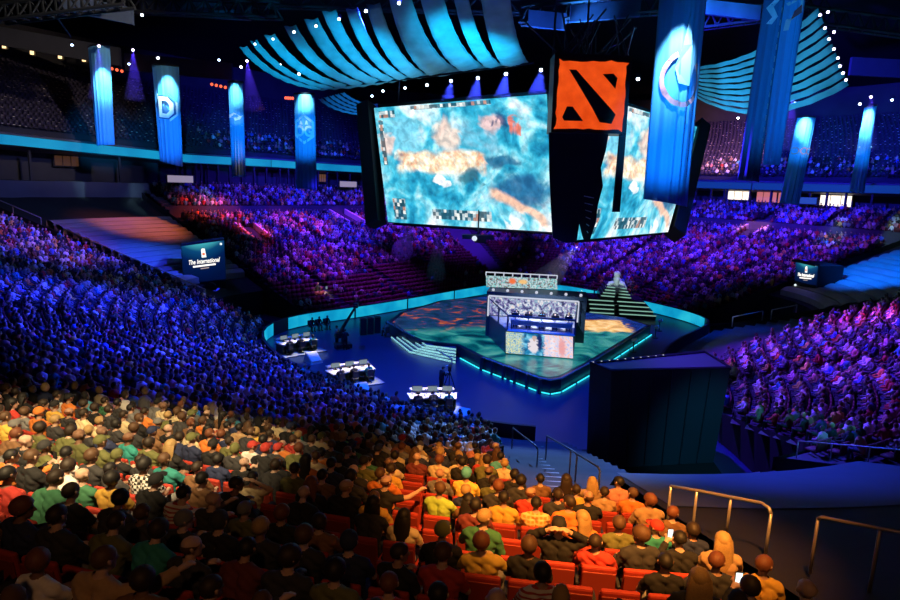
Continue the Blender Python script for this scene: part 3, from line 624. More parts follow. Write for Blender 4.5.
# corner pillar: a ragged dark cloth, and the emblem box on top
Yp = 43.8
pl = [(549, 132), (549.5, 170), (551, 205), (553, 238)]; pr = [(609, 132), (606, 150), (601, 168), (603, 186), (598, 205), (596, 222), (590, 240)]
L_ = [at_d(*p, Yp) for p in pl]; Rr = [at_d(*p, Yp) for p in pr]; out = L_+[at_d(566, 243, Yp), at_d(578, 242, Yp)]+Rr[::-1]
dpth = np.array([.3, 2.2, 0]); nn_ = len(out)
part('corner_drape', MB().add(list(out)+[p+dpth for p in out], [tuple(range(nn_)), tuple(range(nn_, 2*nn_))[::-1]]+[((i+1) % nn_, i, nn_+i, nn_+(i+1) % nn_) for i in range(nn_)]), m_dark, cube)
mb = MB()
for y_ in range(6): mb.tube([at_d(588+.6*y_-4, 196+7*y_, Yp-.05), at_d(594-1.2*y_, 198+7*y_, Yp-.05)], .03, 4)
part('drape_lacing', mb, m_embl, cube)
strp = [at_d(x, y, 43.5) for x, y in ((621, 124), (627, 124), (620, 212), (613, 212))]; part('hanging_strap', MB().slab([strp[3], strp[2], strp[1], strp[0]], .3), m_dark, cube)
bxq = [at_d(x, y, 43.0) for x, y in ((551, 132), (626, 134), (632, 56), (555, 53))]
eb = part('emblem_box', MB().slab(bxq, 2.0), m_black, cube)
n = NT('emblem_orange'); vec, u, v = n.uv(); m_org = n.glow(n.ramp(n.noise(vec, 2.5, 4), [(.3, (.72, .055, .004)), (.7, (.95, .10, .010))]), .95, .8)
fr = frame_of((bxq[0]+bxq[1]+bxq[2]+bxq[3])/4, bxq[1]-bxq[0], bxq[3]-bxq[0]); W_ = np.linalg.norm(bxq[1]-bxq[0]); Hh = np.linalg.norm(bxq[3]-bxq[0])
edge = []
for side in range(4):                       # ragged orange square
    for i in range(12):
        a_ = -1+2*i/12; jj = .95+.035*rng.random()*(1 if i % 3 else 2)-.03; edge.append({0: (a_, -jj), 1: (jj, a_), 2: (-a_, jj), 3: (-jj, -a_)}[side])
sx, sy = W_*.47, Hh*.455
v, f = poly_shape([(x*sx, y*sy-.02*Hh) for x, y in edge]); oo = part('emblem_plate', MB().add(fr(up(v, .06)), f), m_org, eb); oo['label'] = 'ragged glowing orange square'
oo.data.uv_layers.new(name='UVMap')
for l, lp_ in enumerate(oo.data.loops): oo.data.uv_layers[0].data[l].uv = (edge[lp_.vertex_index][0], edge[lp_.vertex_index][1])
m_embdk = mat('emblem_dark', (.02, .025, .015), .7)
for pts in ([(-.66, .70), (-.46, .70), (.60, -.38), (.72, -.52), (.62, -.78), (.28, -.74), (.05, -.35)], [(.28, .60), (.58, .62), (.70, .50), (.66, .20)], [(-.66, -.32), (-.50, -.32), (-.18, -.72), (-.72, -.72), (-.78, -.62)]):
    v, f = poly_shape([(x*sx, y*sy-.02*Hh) for x, y in pts[::-1]]); part('emblem_stroke', MB().add(fr(up(v, .12)), f), m_embdk, eb)
# rigging on top of the emblem box and cube
mb = MB()
for i in range(26):
    a_ = bxq[3]+(bxq[2]-bxq[3])*rng.random()+np.array([0, 1.8*rng.random(), .1]); b_ = a_+np.array([rng.normal()*1.2, rng.normal(), 1.2+1.6*rng.random()]); mb.tube([a_, b_], .06, 4)
part('rigging', mb, m_steel, cube)
mb = MB()
for p in cas_t[:4]: mb.tube([inn(p, 2.)+np.array([0, 0, .2]), inn(p, 3.)+np.array([0, 0, 20])], .08, 4)
part('hoist_cable', mb, m_steel, cube)
P = at_d(478, 237, 52); t = thing('underslung_camera_rig', 'small dark rig hanging below the left screen', 'camera rig', P)
part('frame', MB().box(P, (2.6, .7, .35)).box(P+np.array([.2, 0, -.3]), (1., .5, .3)), m_steel, t); part('lamp', MB().ball(P+np.array([-.3, -.35, -.1]), .22), m_lens['w'] if False else lit('rig_lamp', (.6, .7, .8), 1.2), t)
part('hanger', MB().tube([P+np.array([0, 0, .2]), P+np.array([0, .8, 3.2])], .06, 4), m_steel, t)
# ================================================================ the stage
m_stage = mat('stage_black', (.02, .025, .035), .35)
nt_ = NT('stage_floor_screen'); tcn = nt_.n('ShaderNodeTexCoord').outputs['Object']; sx_ = nt_.n('ShaderNodeSeparateXYZ'); nt_.set(sx_.inputs[0], tcn); X_, Y_ = sx_.outputs[0], sx_.outputs[1]
SO = np.array([6.5, 54, 0])
n1 = nt_.noise(tcn, .35, 6, 1.2); n2 = nt_.noise(tcn, .9, 5, .6)
teal = nt_.ramp(n1, [(.33, (.0, .03, .06)), (.45, (.0, .14, .18)), (.55, (.02, .34, .34)), (.68, (.12, .55, .48))])
lava = nt_.ramp(nt_.noise(tcn, .45, 6, 1.6), [(.36, (.003, .03, .08)), (.52, (.01, .07, .20)), (.59, (.12, .05, .12)), (.65, (.70, .12, .03)), (.74, (.95, .45, .15))])
xd = nt_.mth('ADD', X_, nt_.mth('MULTIPLY', nt_.mth('SUBTRACT', n2, .5), 3.)); yd = nt_.mth('ADD', Y_, nt_.mth('MULTIPLY', nt_.mth('SUBTRACT', n1, .5), 3.))
blue_ = nt_.ramp(n2, [(.35, (.0, .02, .16)), (.65, (.01, .07, .40))])
c = teal
lm = nt_.n('ShaderNodeMapRange', interpolation_type='SMOOTHSTEP'); nt_.set(lm.inputs[0], nt_.mth('SUBTRACT', yd, nt_.mth('MULTIPLY', xd, .35))); lm.inputs[1].default_value = 1.; lm.inputs[2].default_value = 4.
c = nt_.mix(lm.outputs[0], c, lava)
bm_ = nt_.n('ShaderNodeMapRange', interpolation_type='SMOOTHSTEP'); nt_.set(bm_.inputs[0], nt_.mth('ADD', xd, nt_.mth('MULTIPLY', yd, .9))); bm_.inputs[1].default_value = 9.; bm_.inputs[2].default_value = 13.
c = nt_.mix(bm_.outputs[0], c, blue_)
gold = nt_.box(nt_.mth('ADD', xd, 0.), nt_.mth('ADD', yd, 0.), 4.0, 10.3, 1.4, 6.2, .3)
c = nt_.mix(gold, c, nt_.ramp(n2, [(.3, (.85, .30, .06)), (.5, (1.5, .85, .26)), (.7, (1.8, 1.3, .7))]))
m_sfl = nt_.glow(c, .62, .25)
top = [(-5.6, 56), (-3.6, 51.5), (-2.4, 49.6), (.7, 48.6), (2.6, 45.1), (6.2, 40.5), (6.9, 40.1), (7.7, 40.6), (10.5, 44.7), (19.3, 58.6), (17.8, 62), (13, 65), (4.2, 72), (-1, 68), (-4.9, 60.6)]
st = thing('game_stage', 'large raised diamond stage with glowing picture floor in the middle', 'stage', (6.5, 54, 0))
part('platform', MB().hexa([(x, y, .0) for x, y in top[::-1]][::-1], [(x, y, .95) for x, y in top]), m_stage, st)
cx_, cy_ = 6.6, 55.5; inn_ = [(cx_+(x-cx_)*.965, cy_+(y-cy_)*.965) for x, y in top]
part('picture_floor', MB().hexa([(x, y, .9) for x, y in inn_], [(x, y, .98) for x, y in inn_]), m_sfl, st)
nt_ = NT('glow_strip'); m_glow = nt_.glow((.03, .70, .85, 1), 1.6)
def edge_glow(pts, z, name='edge_light'):
    mb = MB()
    for (a, b) in pts: mb.tube([(*a, z), (*b, z)], .05, 5)
    return mb
def off(p, d=.25): return (p[0]+(p[0]-cx_)*d/12, p[1]+(p[1]-cy_)*d/12)
segs = []
fe = [(1.0, 48.1), (2.6, 45.1), (6.2, 40.5), (6.9, 40.1), (7.7, 40.6), (10.5, 44.7), (19.3, 58.6)]
for i in range(len(fe)-1):
    a, b = np.array(off(fe[i])), np.array(off(fe[i+1])); n_ = max(1, int(np.linalg.norm(b-a)/2.2))
    for j in range(n_): segs.append((a+(b-a)*(j+.05)/n_, a+(b-a)*(j+.9)/n_))
for s_ in segs: part('edge_light', edge_glow([s_], .08), m_glow, st)
part('edge_trim', MB().tube([(*off(p, .05), .97) for p in fe[1:]], .06, 5), mat('stage_trim', (.55, .35, .30), .5), st)
for i in range(6):                          # dark pylons against the stage front
    p = np.array(off(fe[1]))*(1-i/5.)+np.array(off(fe[2], .4))*(i/5.) if i < 6 else 0
    part('front_pylon', MB().box((p[0], p[1], .5), (.18, .18, 1.0), .6), m_stage, st)
# steps
Tp = [at_z(x, y, .95)[:2] for x, y in ((420, 338), (430, 343.5), (456, 346))]; Bp = [at_z(x, y, .14)[:2] for x, y in ((391, 337), (409, 351.5), (455, 362))]
sp = thing('stage_steps', 'white-edged steps up the front left of the stage', 'steps', (-1.5, 49.5, 0)); m_stp = mat('step_blue', (.02, .06, .12), .5); m_nose = lit('step_nosing', (.35, .85, .90), 1.0)
for i in range(5):
    f_ = i/5; P = [Bp[j]*(1-f_)+Tp[j]*f_ for j in range(3)]; Q = [Tp[j]+(Tp[j]-Bp[j])*.25 for j in range(3)]; z = .16*(i+1)
    poly = [P[0], P[1], P[2], Q[2], Q[1], Q[0]]
    s1 = part('step', MB().hexa([(*p, z-.16) for p in poly], [(*p, z) for p in poly]), m_stp, sp)
    mb = MB(); 
    for a, b in ((P[0], P[1]), (P[1], P[2])): mb.slab([(*a, z-.13), (*b, z-.13), (*b, z+.01), (*a, z+.01)], .06)
    part('nosing', mb, m_nose, sp)
r0, r1 = at_z(385, 321, .95), at_z(452, 350, .95)
hr = [at_d(386, 321, 54.6), at_d(420, 340, 50.2), at_d(452, 359, 46.6)]; part('handrail', MB().tube(hr, .06, 5).tube([hr[0], hr[0]*np.array([1, 1, 0])], .06, 5).tube([hr[2], hr[2]*np.array([1, 1, 0])], .06, 5), mat('rail_tan', (.45, .32, .22), .5), sp)
# trophy terrace, back right
tt = thing('trophy_terrace', 'dark stepped terrace with lit step edges at the back right', 'steps', (17.5, 66, 0))
m_edge = lit('terrace_edge', (.38, .78, .62), .6)
def px_step(l, r, Y, z0, z1, dpt): 
    A, B = at_d(*l, Y), at_d(*r, Y-1.2); d_ = np.array([.0, dpt, 0]); A[2] = B[2] = 0
    return A, B, d_
lv = [((579, 309.5), (656, 317), 67., .35), ((581, 305.5), (653, 313), 67.8, .75), ((583, 301.5), (649, 308.5), 68.6, 1.15), ((585, 297.5), (645, 304), 69.4, 1.5), ((601, 294), (631, 298.5), 70.2, 1.85), ((603, 291), (630, 295.5), 70.9, 2.2), ((605, 288.5), (628, 292), 71.6, 2.55), ((607, 285.5), (626, 289), 72.2, 2.9)]
for l, r, Y, z in lv:
    A, B = at_d(*l, Y), at_d(*r, Y-1.); zt_ = (A[2]+B[2])/2; A[2] = B[2] = max(zt_, .2); d_ = np.array([.6, 4.5, 0])
    qd = [A, B, B+d_, A+d_]; part('terrace_step', MB().hexa([(p[0], p[1], 0) for p in qd], qd), m_stage, tt)
    part('step_light', MB().tube([A+np.array([0, -.05, -.06]), (A+B)/2+np.array([-.15, -.05, -.06])], .055, 4).tube([(A+B)/2+np.array([.25, -.05, -.06]), B+np.array([0, -.05, -.06])], .055, 4), m_edge, tt)
A, B = at_d(573, 302, 66), at_d(585, 293, 69)
for i in range(4):
    a_, b_ = at_d(576+3.2*i, 300-1.5*i, 67), at_d(571.5+3.2*i, 294-1.3*i, 68); part('side_step_light', MB().tube([a_, b_], .05, 4), m_nose, tt)
qa = [at_d(571, 305, 66), at_d(590, 306, 66), at_d(588, 295, 69), at_d(573, 294, 69)]; part('side_steps', MB().hexa([(p[0], p[1], 0) for p in qa], [p-np.array([0, 0, .1]) for p in qa]), m_stage, tt)
A = at_d(616, 313, 66.4); part('stair_gap', MB().box((A[0], A[1], .75), (.4, .5, 1.5)), m_black, tt)
# trophy: round shield on a stem with two wings beside it
P = at_d(616, 290, 73.3); tr = thing('trophy_statue', 'pale trophy statue with round top and wings on the terrace', 'statue', P); m_pale = mat('statue_pale', (.75, .80, .78), .4, emit=(.5, .75, .7), es=.0)
part('pedestal', MB().tube([P, P+np.array([0, 0, .35]), P+np.array([0, 0, .4])], [.8, .7, .55], 12), m_pale, tr)
part('figure', MB().tube([P+np.array([0, 0, z]) for z in (.4, .8, 1.3, 1.6)], [.4, .34, .40, .3], 10).ball(P+np.array([0, 0, 1.85]), (.42, .3, .42), 12, 8), m_pale, tr, True)
for s_ in (-1, 1):
    mb = MB(); mb.tube([P+np.array([s_*.3, 0, .9]), P+np.array([s_*.7, 0, .75]), P+np.array([s_*1.05, 0, .3]), P+np.array([s_*1.25, 0, -.1])], [.26, .32, .26, .12], 8); part('wing', mb, m_pale, tr, True)
# ---------------------------------------------------------------- players' booth
bt = thing('players_booth', 'lit two-storey players booth in the middle of the stage', 'booth', (7, 48, .98))
m_boo = mat('booth_navy', (.015, .04, .075), .45); m_white = lit('booth_frame_light', (.75, .80, .95), .75)
def px_panel(pts, Ys): return [at_d(*p, Y) for p, Y in zip(pts, Ys)]
fl = px_panel([(506, 353), (573, 358), (573, 335), (506, 331)], [46.3, 45.4, 45.4, 46.3])
zf = [p[2] for p in fl]; zlo, zhi = .98, (zf[2]+zf[3])/2
fl[0][2] = fl[1][2] = zlo; fl[2][2] = fl[3][2] = zhi
A, B = fl[0].copy(), fl[1].copy(); ex = (B-A)/np.linalg.norm(B-A); ey = np.array([-ex[1], ex[0], 0]); Lb = np.linalg.norm(B-A)
BL = at_d(481, 335, 51.); BL[2] = 0; w2 = A-BL; w2[2] = 0
bk = A+ey*5.2-ex*2.0; bk2 = B+ey*5.2+ex*.2
n = NT('booth_front_screen'); vec, u, v = n.uv(); nz = n.noise(n.vec(n.mth('MULTIPLY', u, 2.8), v), 3., 5, .7); nz2 = n.noise(n.vec(n.mth('MULTIPLY', u, 2.8), v, 4.), 9., 3)
left = n.ramp(nz2, [(.3, (.02, .10, .30)), (.42, (.30, .60, .75)), (.5, (.9, .8, .3)), (.58, (.05, .35, .55)), (.7, (.9, .9, .9))])
c = n.mix(n.box(u, v, -.2, .25, -.1, 1.1, .05), n.ramp(nz, [(.35, (.0, .05, .16)), (.5, (.02, .26, .50)), (.62, (.25, .65, .85))]), left)
ud_ = n.mth('ADD', u, n.mth('MULTIPLY', n.mth('SUBTRACT', nz2, .5), .12)); c = n.mix(n.disc(ud_, v, .42, .46, .075, .36, .2), c, (.82, .74, .78)); c = n.mix(n.disc(ud_, v, .43, .78, .03, .13, .2), c, (.60, .42, .36)); c = n.mix(n.disc(ud_, v, .51, .62, .035, .4, .4), c, (.01, .02, .12)); c = n.mix(n.box(ud_, v, .57, 1.4, -.1, 1.1, .02), c, n.ramp(nz2, [(.36, (.50, .55, .85)), (.5, (.86, .74, .82)), (.62, (.95, .55, .50))]))
c = n.mix(n.mth('MULTIPLY', n.disc(ud_, v, .84, .45, .05, .40, .4), .8), c, (.85, .30, .28)); c = n.mix(n.mth('MULTIPLY', n.disc(ud_, v, .70, .5, .03, .35, .4), .6), c, (.95, .92, .98)); m_bf = n.glow(c, 1.0)
n = NT('booth_banner_screen'); vec, u, v = n.uv(); nz = n.noise(n.vec(n.mth('MULTIPLY', u, 4.5), v), 4., 5, .8)
nzb = n.noise(n.vec(n.mth('MULTIPLY', u, 9.), n.mth('MULTIPLY', v, 1.3)), 4., 4, .6); c = n.ramp(nzb, [(.30, (.01, .02, .08)), (.40, (.35, .20, .12)), (.46, (.12, .36, .50)), (.52, (.25, .66, .60)), (.58, (.72, .76, .74)), (.68, (.35, .25, .50))]); c = n.mix(n.disc(u, v, .37, .62, .05, .25, .4), c, (.95, .18, .05)); c = n.mix(n.disc(u, v, .52, .6, .06, .2, .4), c, (.95, .55, .2)); m_bb = n.glow(c, .95)
n = NT('booth_wall_screen'); vec, u, v = n.uv(); nz = n.noise(n.vec(n.mth('MULTIPLY', u, 4.), n.mth('MULTIPLY', v, 1.6)), 5., 5, .6)
nzw = n.noise(n.vec(n.mth('MULTIPLY', u, 16.), n.mth('MULTIPLY', v, 3.)), 1.6, 4, .8); c = n.ramp(nzw, [(.32, (.01, .015, .06)), (.42, (.08, .08, .28)), (.48, (.45, .36, .60)), (.53, (.12, .34, .46)), (.60, (.80, .78, .88)), (.7, (.85, .70, .55))]); m_bw = n.glow(c, .95)
pl_ = [A, B, bk2, bk]; part('plinth', MB().hexa([(p[0], p[1], zlo) for p in pl_], [(p[0], p[1], zhi) for p in pl_]), m_boo, bt)
o = uv_quad('front_screen', [fl[0]-ey*.08+np.array([0, 0, .08]), fl[1]-ey*.08+np.array([0, 0, .08]), fl[2]-ey*.08-np.array([0, 0, .08]), fl[3]-ey*.08-np.array([0, 0, .08])], .06, m_bf, m_black, bt); o['label'] = 'bright picture screen across the booth front'
def lo(a, b, z, A=A.copy(), ex=ex.copy(), ey=ey.copy()): p = A+ex*a+ey*b; return np.array([p[0], p[1], z])
zroof = (at_d(485, 294, bk[1])[2]+at_d(577, 302, bk2[1])[2])/2
part('back_wall', MB().slab([lo(-2.1, 5.1, zhi), lo(Lb+.2, 5.1, zhi), lo(Lb+.2, 5.1, zroof), lo(-2.1, 5.1, zroof)], .2), m_boo, bt)
o = uv_quad('wall_screen', [lo(-2.0, 4.95, zhi+.1), lo(Lb+.1, 4.95, zhi+.1), lo(Lb+.1, 4.95, zroof-.1), lo(-2.0, 4.95, zroof-.1)], .08, m_bw, m_black, bt); o['label'] = 'dim patterned screen wall behind the players'
for a_, b_ in ((lo(-2.1, 4.9, zroof), lo(Lb+.25, 4.9, zroof)), (lo(-2.1, 4.9, zhi), lo(-2.1, 4.9, zroof)), (lo(Lb+.25, 4.9, zhi), lo(Lb+.25, 4.9, zroof))): part('frame_light', MB().tube([a_, b_], .07, 4), m_white, bt)
part('roof', MB().hexa([lo(-2.3, 5., zroof+.05), lo(Lb+.9, 5., zroof+.05), lo(Lb+.9, 8., zroof+.05), lo(-2.3, 8., zroof+.05)], [lo(-2.3, 5., zroof+.35), lo(Lb+.9, 5., zroof+.35), lo(Lb+.9, 8., zroof+.35), lo(-2.3, 8., zroof+.35)]), m_boo, bt)
part('rear_wall', MB().hexa([lo(-2.3, 5.3, zlo), lo(Lb+.9, 5.3, zlo), lo(Lb+.9, 8., zlo), lo(-2.3, 8., zlo)], [lo(-2.3, 5.3, zroof), lo(Lb+.9, 5.3, zroof), lo(Lb+.9, 8., zroof), lo(-2.3, 8., zroof)]), m_boo, bt)
fr_b = px_panel([(486, 293.5), (557, 297), (557, 279), (486, 275.5)], [lo(0, 7.2, 0)[1]+.2]*2+[lo(0, 7.2, 0)[1]+.2]*2)
for p in fr_b[:2]: p[2] = zroof+.4
o = uv_quad('banner_screen', fr_b, .3, m_bb, m_black, bt); o['label'] = 'bright picture screen on the booth roof'
mb = MB()
for i in range(9): mb.tube([fr_b[3]+(fr_b[2]-fr_b[3])*i/8, fr_b[3]+(fr_b[2]-fr_b[3])*i/8+np.array([0, 0, .35])], .05, 4)
mb.tube([fr_b[3]+np.array([0, 0, .3]), fr_b[2]+np.array([0, 0, .3])], .05, 4); part('roof_rail', mb, m_white, bt)
for i in range(7):
    p = lo(-1.8+i*(Lb+2.2)/6, 5.4, zroof+.45); part('roof_lamp', MB().ball(p, .13, 8, 5), m_white, bt)
m_glass = mat('booth_glass', (.5, .65, .8), .05); m_glass.node_tree.nodes['Principled BSDF'].inputs['Alpha'].default_value = .05
g0 = zhi; g1 = zhi+1.15
part('glass_panel', MB().slab([lo(.05, .1, g0), lo(Lb-.05, .1, g0), lo(Lb-.05, .1, g1), lo(.05, .1, g1)], .04), m_glass, bt)
part('glass_panel', MB().slab([lo(-2.0, 4.8, g0), lo(.0, .1, g0), lo(.0, .1, g1), lo(-2.0, 4.8, zroof-.3)], .04), m_glass, bt)
part('glass_panel', MB().slab([lo(Lb, .1, g0), lo(Lb+.15, 4.8, g0), lo(Lb+.15, 4.8, zroof-.3), lo(Lb, .1, g1)], .04), m_glass, bt)
m_bar = mat('booth_bar', (.02, .05, .10), .4)
for a_, b_ in ((lo(-2.0, 4.8, zroof-.25), lo(0, .1, g1)), (lo(0, .1, g1), lo(Lb, .1, g1)), (lo(0, .1, g0), lo(0, .1, g1)), (lo(Lb, .1, g0), lo(Lb, .1, g1)), (lo(Lb, .1, g1), lo(Lb+.15, 4.8, zroof-.25)), (lo(-.95, 2.4, g0), lo(-.95, 2.4, (g1+zroof)/2-.15))): part('glazing_bar', MB().tube([a_, b_], .07, 4), m_bar, bt)
part('deck_trim', MB().tube([lo(0, -.05, zhi), lo(Lb, -.05, zhi)], .08, 4), mat('deck_trim', (.6, .55, .55), .5), bt)
part('deck_floor', MB().hexa([lo(.05, .05, zhi), lo(Lb-.05, .05, zhi), lo(Lb+.1, 5.0, zhi), lo(-1.9, 5.0, zhi)], [lo(.05, .05, zhi+.03), lo(Lb-.05, .05, zhi+.03), lo(Lb+.1, 5.0, zhi+.03), lo(-1.9, 5.0, zhi+.03)]), mat('deck_pale', (.45, .46, .52), .5), bt)
# players' desk and monitors
dk = thing('players_desk', 'long dark desk across the players booth', 'desk', lo(Lb/2, .85, zhi)); rzb = math.atan2(ex[1], ex[0]); m_desk = mat('desk_dark', (.05, .055, .07), .5)
part('desk_top', MB().box(lo(Lb/2, .85, zhi+.74), (Lb-.3, .75, .05), rzb), mat('desk_top_pale', (.55, .58, .62), .4), dk); part('modesty_panel', MB().box(lo(Lb/2, .55, zhi+.55), (Lb-.4, .04, .34), rzb), mat('desk_panel', (.35, .42, .55), .4), dk)
for a_ in (.25, Lb-.25): part('leg', MB().box(lo(a_, .85, zhi+.36), (.06, .6, .72), rzb), m_desk, dk)
BOOTH = dict(lo=lo, zhi=zhi, Lb=Lb, rz=rzb)
m_mon = lit('monitor_glow', (.45, .62, .70), .35)
def monitor(P, rz, lab, grp, wd=.55, flip=False):
    t = thing('monitor', lab, 'monitor', P, grp); k = np.array([-math.sin(rz), math.cos(rz), 0])*(-1 if flip else 1)
    part('foot', MB().box(P+np.array([0, 0, .01]), (.22, .16, .02), rz), m_black, t); part('stand', MB().box(P+np.array([0, 0, .1])-k*.02, (.05, .04, .2), rz), m_black, t)
    cs = part('casing', MB().box(P+np.array([0, 0, .32]), (wd, .04, .34), rz), m_black, t); part('display', MB().box(P+np.array([0, 0, .32])+k*.024, (wd-.04, .006, .3), rz), m_mon, cs)
for i in range(5): monitor(lo(.5+i*(Lb-1)/4, .75, zhi+.765), rzb, f'{ordn(i)} monitor from the left on the players desk', 'monitors in the players booth', .6)
# ---------------------------------------------------------------- production desks along the near boards
m_wtop = mat('desk_white', (.78, .74, .66), .45); m_dgreen = mat('desk_front', (.05, .12, .10), .6)
m_screenlit = lit('desk_screen', (.75, .85, .80), .8)
DESKS = []
def prod_desk(px, py, rz, W, lab, D=1.1, nseat=3):
    P = at_z(px, py, .12); k = np.array([-math.sin(rz), math.cos(rz), 0]); e = np.array([math.cos(rz), math.sin(rz), 0]); t = thing('production_desk', lab, 'desk', P, 'white production desks on the floor')
    # curved top: three joined sections; faces +k side is the front
    for s_ in (-1, 0, 1):
        part('desk_top', MB().box(P+e*s_*W/3-k*(.18 if s_ else 0)+np.array([0, 0, .78]), (W/3+.05, D, .08), rz+s_*-.14), m_wtop, t)
        part('front_panel', MB().box(P+e*s_*W/3*.98+k*(D*.42-(.18 if s_ else 0))+np.array([0, 0, .38]), (W/3, .06, .72), rz+s_*-.14), m_dgreen, t)
    for s_ in (-1, 1): part('side_panel', MB().box(P+e*s_*W*.47-k*.2+np.array([0, 0, .37]), (.06, D*.8, .72), rz), m_dgreen, t)
    part('upper_shelf', MB().box(P+k*D*.42+np.array([0, 0, 1.0]), (W*.95, .4, .06), rz), m_wtop, t)
    for s_ in (-.45, .45): part('shelf_post', MB().box(P+e*s_*W*.95+k*D*.42+np.array([0, 0, .9]), (.06, .3, .2), rz), m_wtop, t)
    pf = thing('desk_platform', 'low platform under the '+lab, 'platform', P-np.array([0, 0, .12]), 'platforms under the production desks')
    part('deck', MB().box(P-k*.3-np.array([0, 0, .07]), (W+.7, D+1.2, .1), rz), mat('platform_grey', (.22, .25, .28), .5), pf); part('skirt', MB().box(P-k*.3-np.array([0, 0, .09]), (W+.6, D+1.1, .06), rz), m_black, pf)
    for i in range(nseat): 
        a_ = (i-(nseat-1)/2)*W/nseat*.95
        monitor(P+e*a_+k*.12+np.array([0, 0, .825]), rz, f'{ordn(i)} monitor from the left on the '+lab, 'monitors on the production desks', .62, True)
        DESKS.append((P+e*a_-k*.85, rz, lab, i))
    return P, e, k
prod_desk(296, 350, .75, 3.2, 'white desk at the left bend of the floor', 1.2)
prod_desk(350, 380, .55, 3.2, 'white middle desk by the near boards', 1.2)
prod_desk(432, 407, .12, 2.9, 'white desk nearest the camera by the boards')
for px, py, rz, lab in ((313, 362, .75, 'white wedge-shaped monitor beside the left-bend desk'), (362, 395, .55, 'white wedge-shaped monitor right of the middle desk'), (461, 421, -.5, 'pale wedge-shaped monitor right of the nearest desk')):
    P = at_z(px, py, 0); e = np.array([math.cos(rz), math.sin(rz), 0]); k = np.array([-e[1], e[0], 0])
    t = thing('wedge_monitor', lab, 'wedge', P, 'wedges beside the desks')
    part('body', MB().hexa([P-e*.5-k*.6, P+e*.5-k*.6, P+e*.5+k*.6, P-e*.5+k*.6], [p+np.array([0, 0, h_]) for p, h_ in ((P-e*.45-k*.55, .15), (P+e*.45-k*.55, .15), (P+e*.45+k*.3, .75), (P-e*.45+k*.3, .75))]), m_wtop, t)
    part('face', MB().slab([P-e*.4-k*.56+np.array([0, 0, .2]), P+e*.4-k*.56+np.array([0, 0, .2]), P+e*.4+k*.2+np.array([0, 0, .74]), P-e*.4+k*.2+np.array([0, 0, .74])], .02), mat('wedge_face', (.85, .9, .92), .5), t)
# press table behind the boards at the far left
A, B = at_d(304, 307, 63.5), at_d(340, 300, 66); A[2] = B[2] = 1.95; d_ = np.array([-.6, .8, 0])
t = thing('press_table', 'beige table behind the boards at the left end of the far wall', 'table', ((A+B)/2)*np.array([1, 1, 0])+np.array([0, 0, 1.0])); m_beige = mat('table_beige', (.55, .42, .32), .6)
part('table_top', MB().hexa([A, B, B+d_, A+d_], [p+np.array([0, 0, .06]) for p in (A, B, B+d_, A+d_)]), m_beige, t); z_ = np.array([0, 0, -.85])
part('front_panel', MB().slab([A+z_, B+z_, B, A], .05), m_beige, t)
for i in range(5):
    p = A+(B-A)*(i+.5)/5+d_*.5+np.array([0, 0, .06]); monitor(p, math.atan2(B[1]-A[1], B[0]-A[0]), f'{ordn(i)} monitor from the left on the beige press table', 'monitors on the press table', .5, True)
# camera crane
P = at_z(343, 348, 0); t = thing('camera_crane', 'black camera crane with long raised arm on the floor', 'camera crane', P)
part('base', MB().box(P+np.array([0, 0, .25]), (1.3, 1.0, .3), .4), m_black, t); 
for s_ in ((-.5, -.35), (.5, -.35), (.5, .35), (-.5, .35)): part('wheel', MB().tube([P+np.array([s_[0], s_[1]-.06, .15]), P+np.array([s_[0], s_[1]+.06, .15])], .15, 10), m_black, t)
part('column', MB().tube([P+np.array([0, 0, .4]), P+np.array([0, 0, 1.7])], .14, 8), m_black, t)
tip = at_d(356, 306, P[1]-.5); tail = P+(P+np.array([0, 0, 1.7])-tip)*.35+np.array([0, 0, 1.7]); part('arm', MB().tube([tail, P+np.array([0, 0, 1.75]), tip], [.12, .14, .08], 6), m_black, t)
part('counterweight', MB().box(tail, (.5, .4, .4), .4), m_black, t); part('camera_head', MB().box(tip+np.array([0, 0, .05]), (.35, .55, .35)).tube([tip+np.array([0, -.25, .05]), tip+np.array([0, -.5, .02])], .1, 8), m_black, t)
# tripod camera by the operator
P = at_z(449, 389, 0); t = thing('tripod_camera', 'broadcast camera on tripod beyond the nearest white desk', 'camera', P)
for a_ in range(3): part('leg', MB().tube([P+np.array([.45*math.cos(a_*2.1+.5), .45*math.sin(a_*2.1+.5), 0]), P+np.array([0, 0, 1.25])], .035, 5), m_black, t)
part('camera_body', MB().box(P+np.array([0, 0, 1.45]), (.22, .5, .3)), m_can, t); part('lens', MB().tube([P+np.array([0, .25, 1.45]), P+np.array([0, .6, 1.45])], [.09, .12], 10), m_black, t); part('viewfinder', MB().box(P+np.array([-.18, -.1, 1.6]), (.12, .2, .12)), mat('cam_pale', (.5, .5, .5), .4), t)
# dark monitor stands on the floor at the far left of the stage
for i, (px, py) in enumerate(((363, 335), (370, 334), (377, 333))):
    P = at_z(px, py, 0); t = thing('floor_case', f'{ordn(i)} dark equipment case from the left at the stage left corner', 'case', P, 'dark cases at the stage corner')
    part('body', MB().box(P+np.array([0, 0, .75]), (.55, .6, 1.4), .3), m_black, t); part('lid', MB().box(P+np.array([0, 0, 1.48]), (.58, .63, .08), .3), m_can, t)
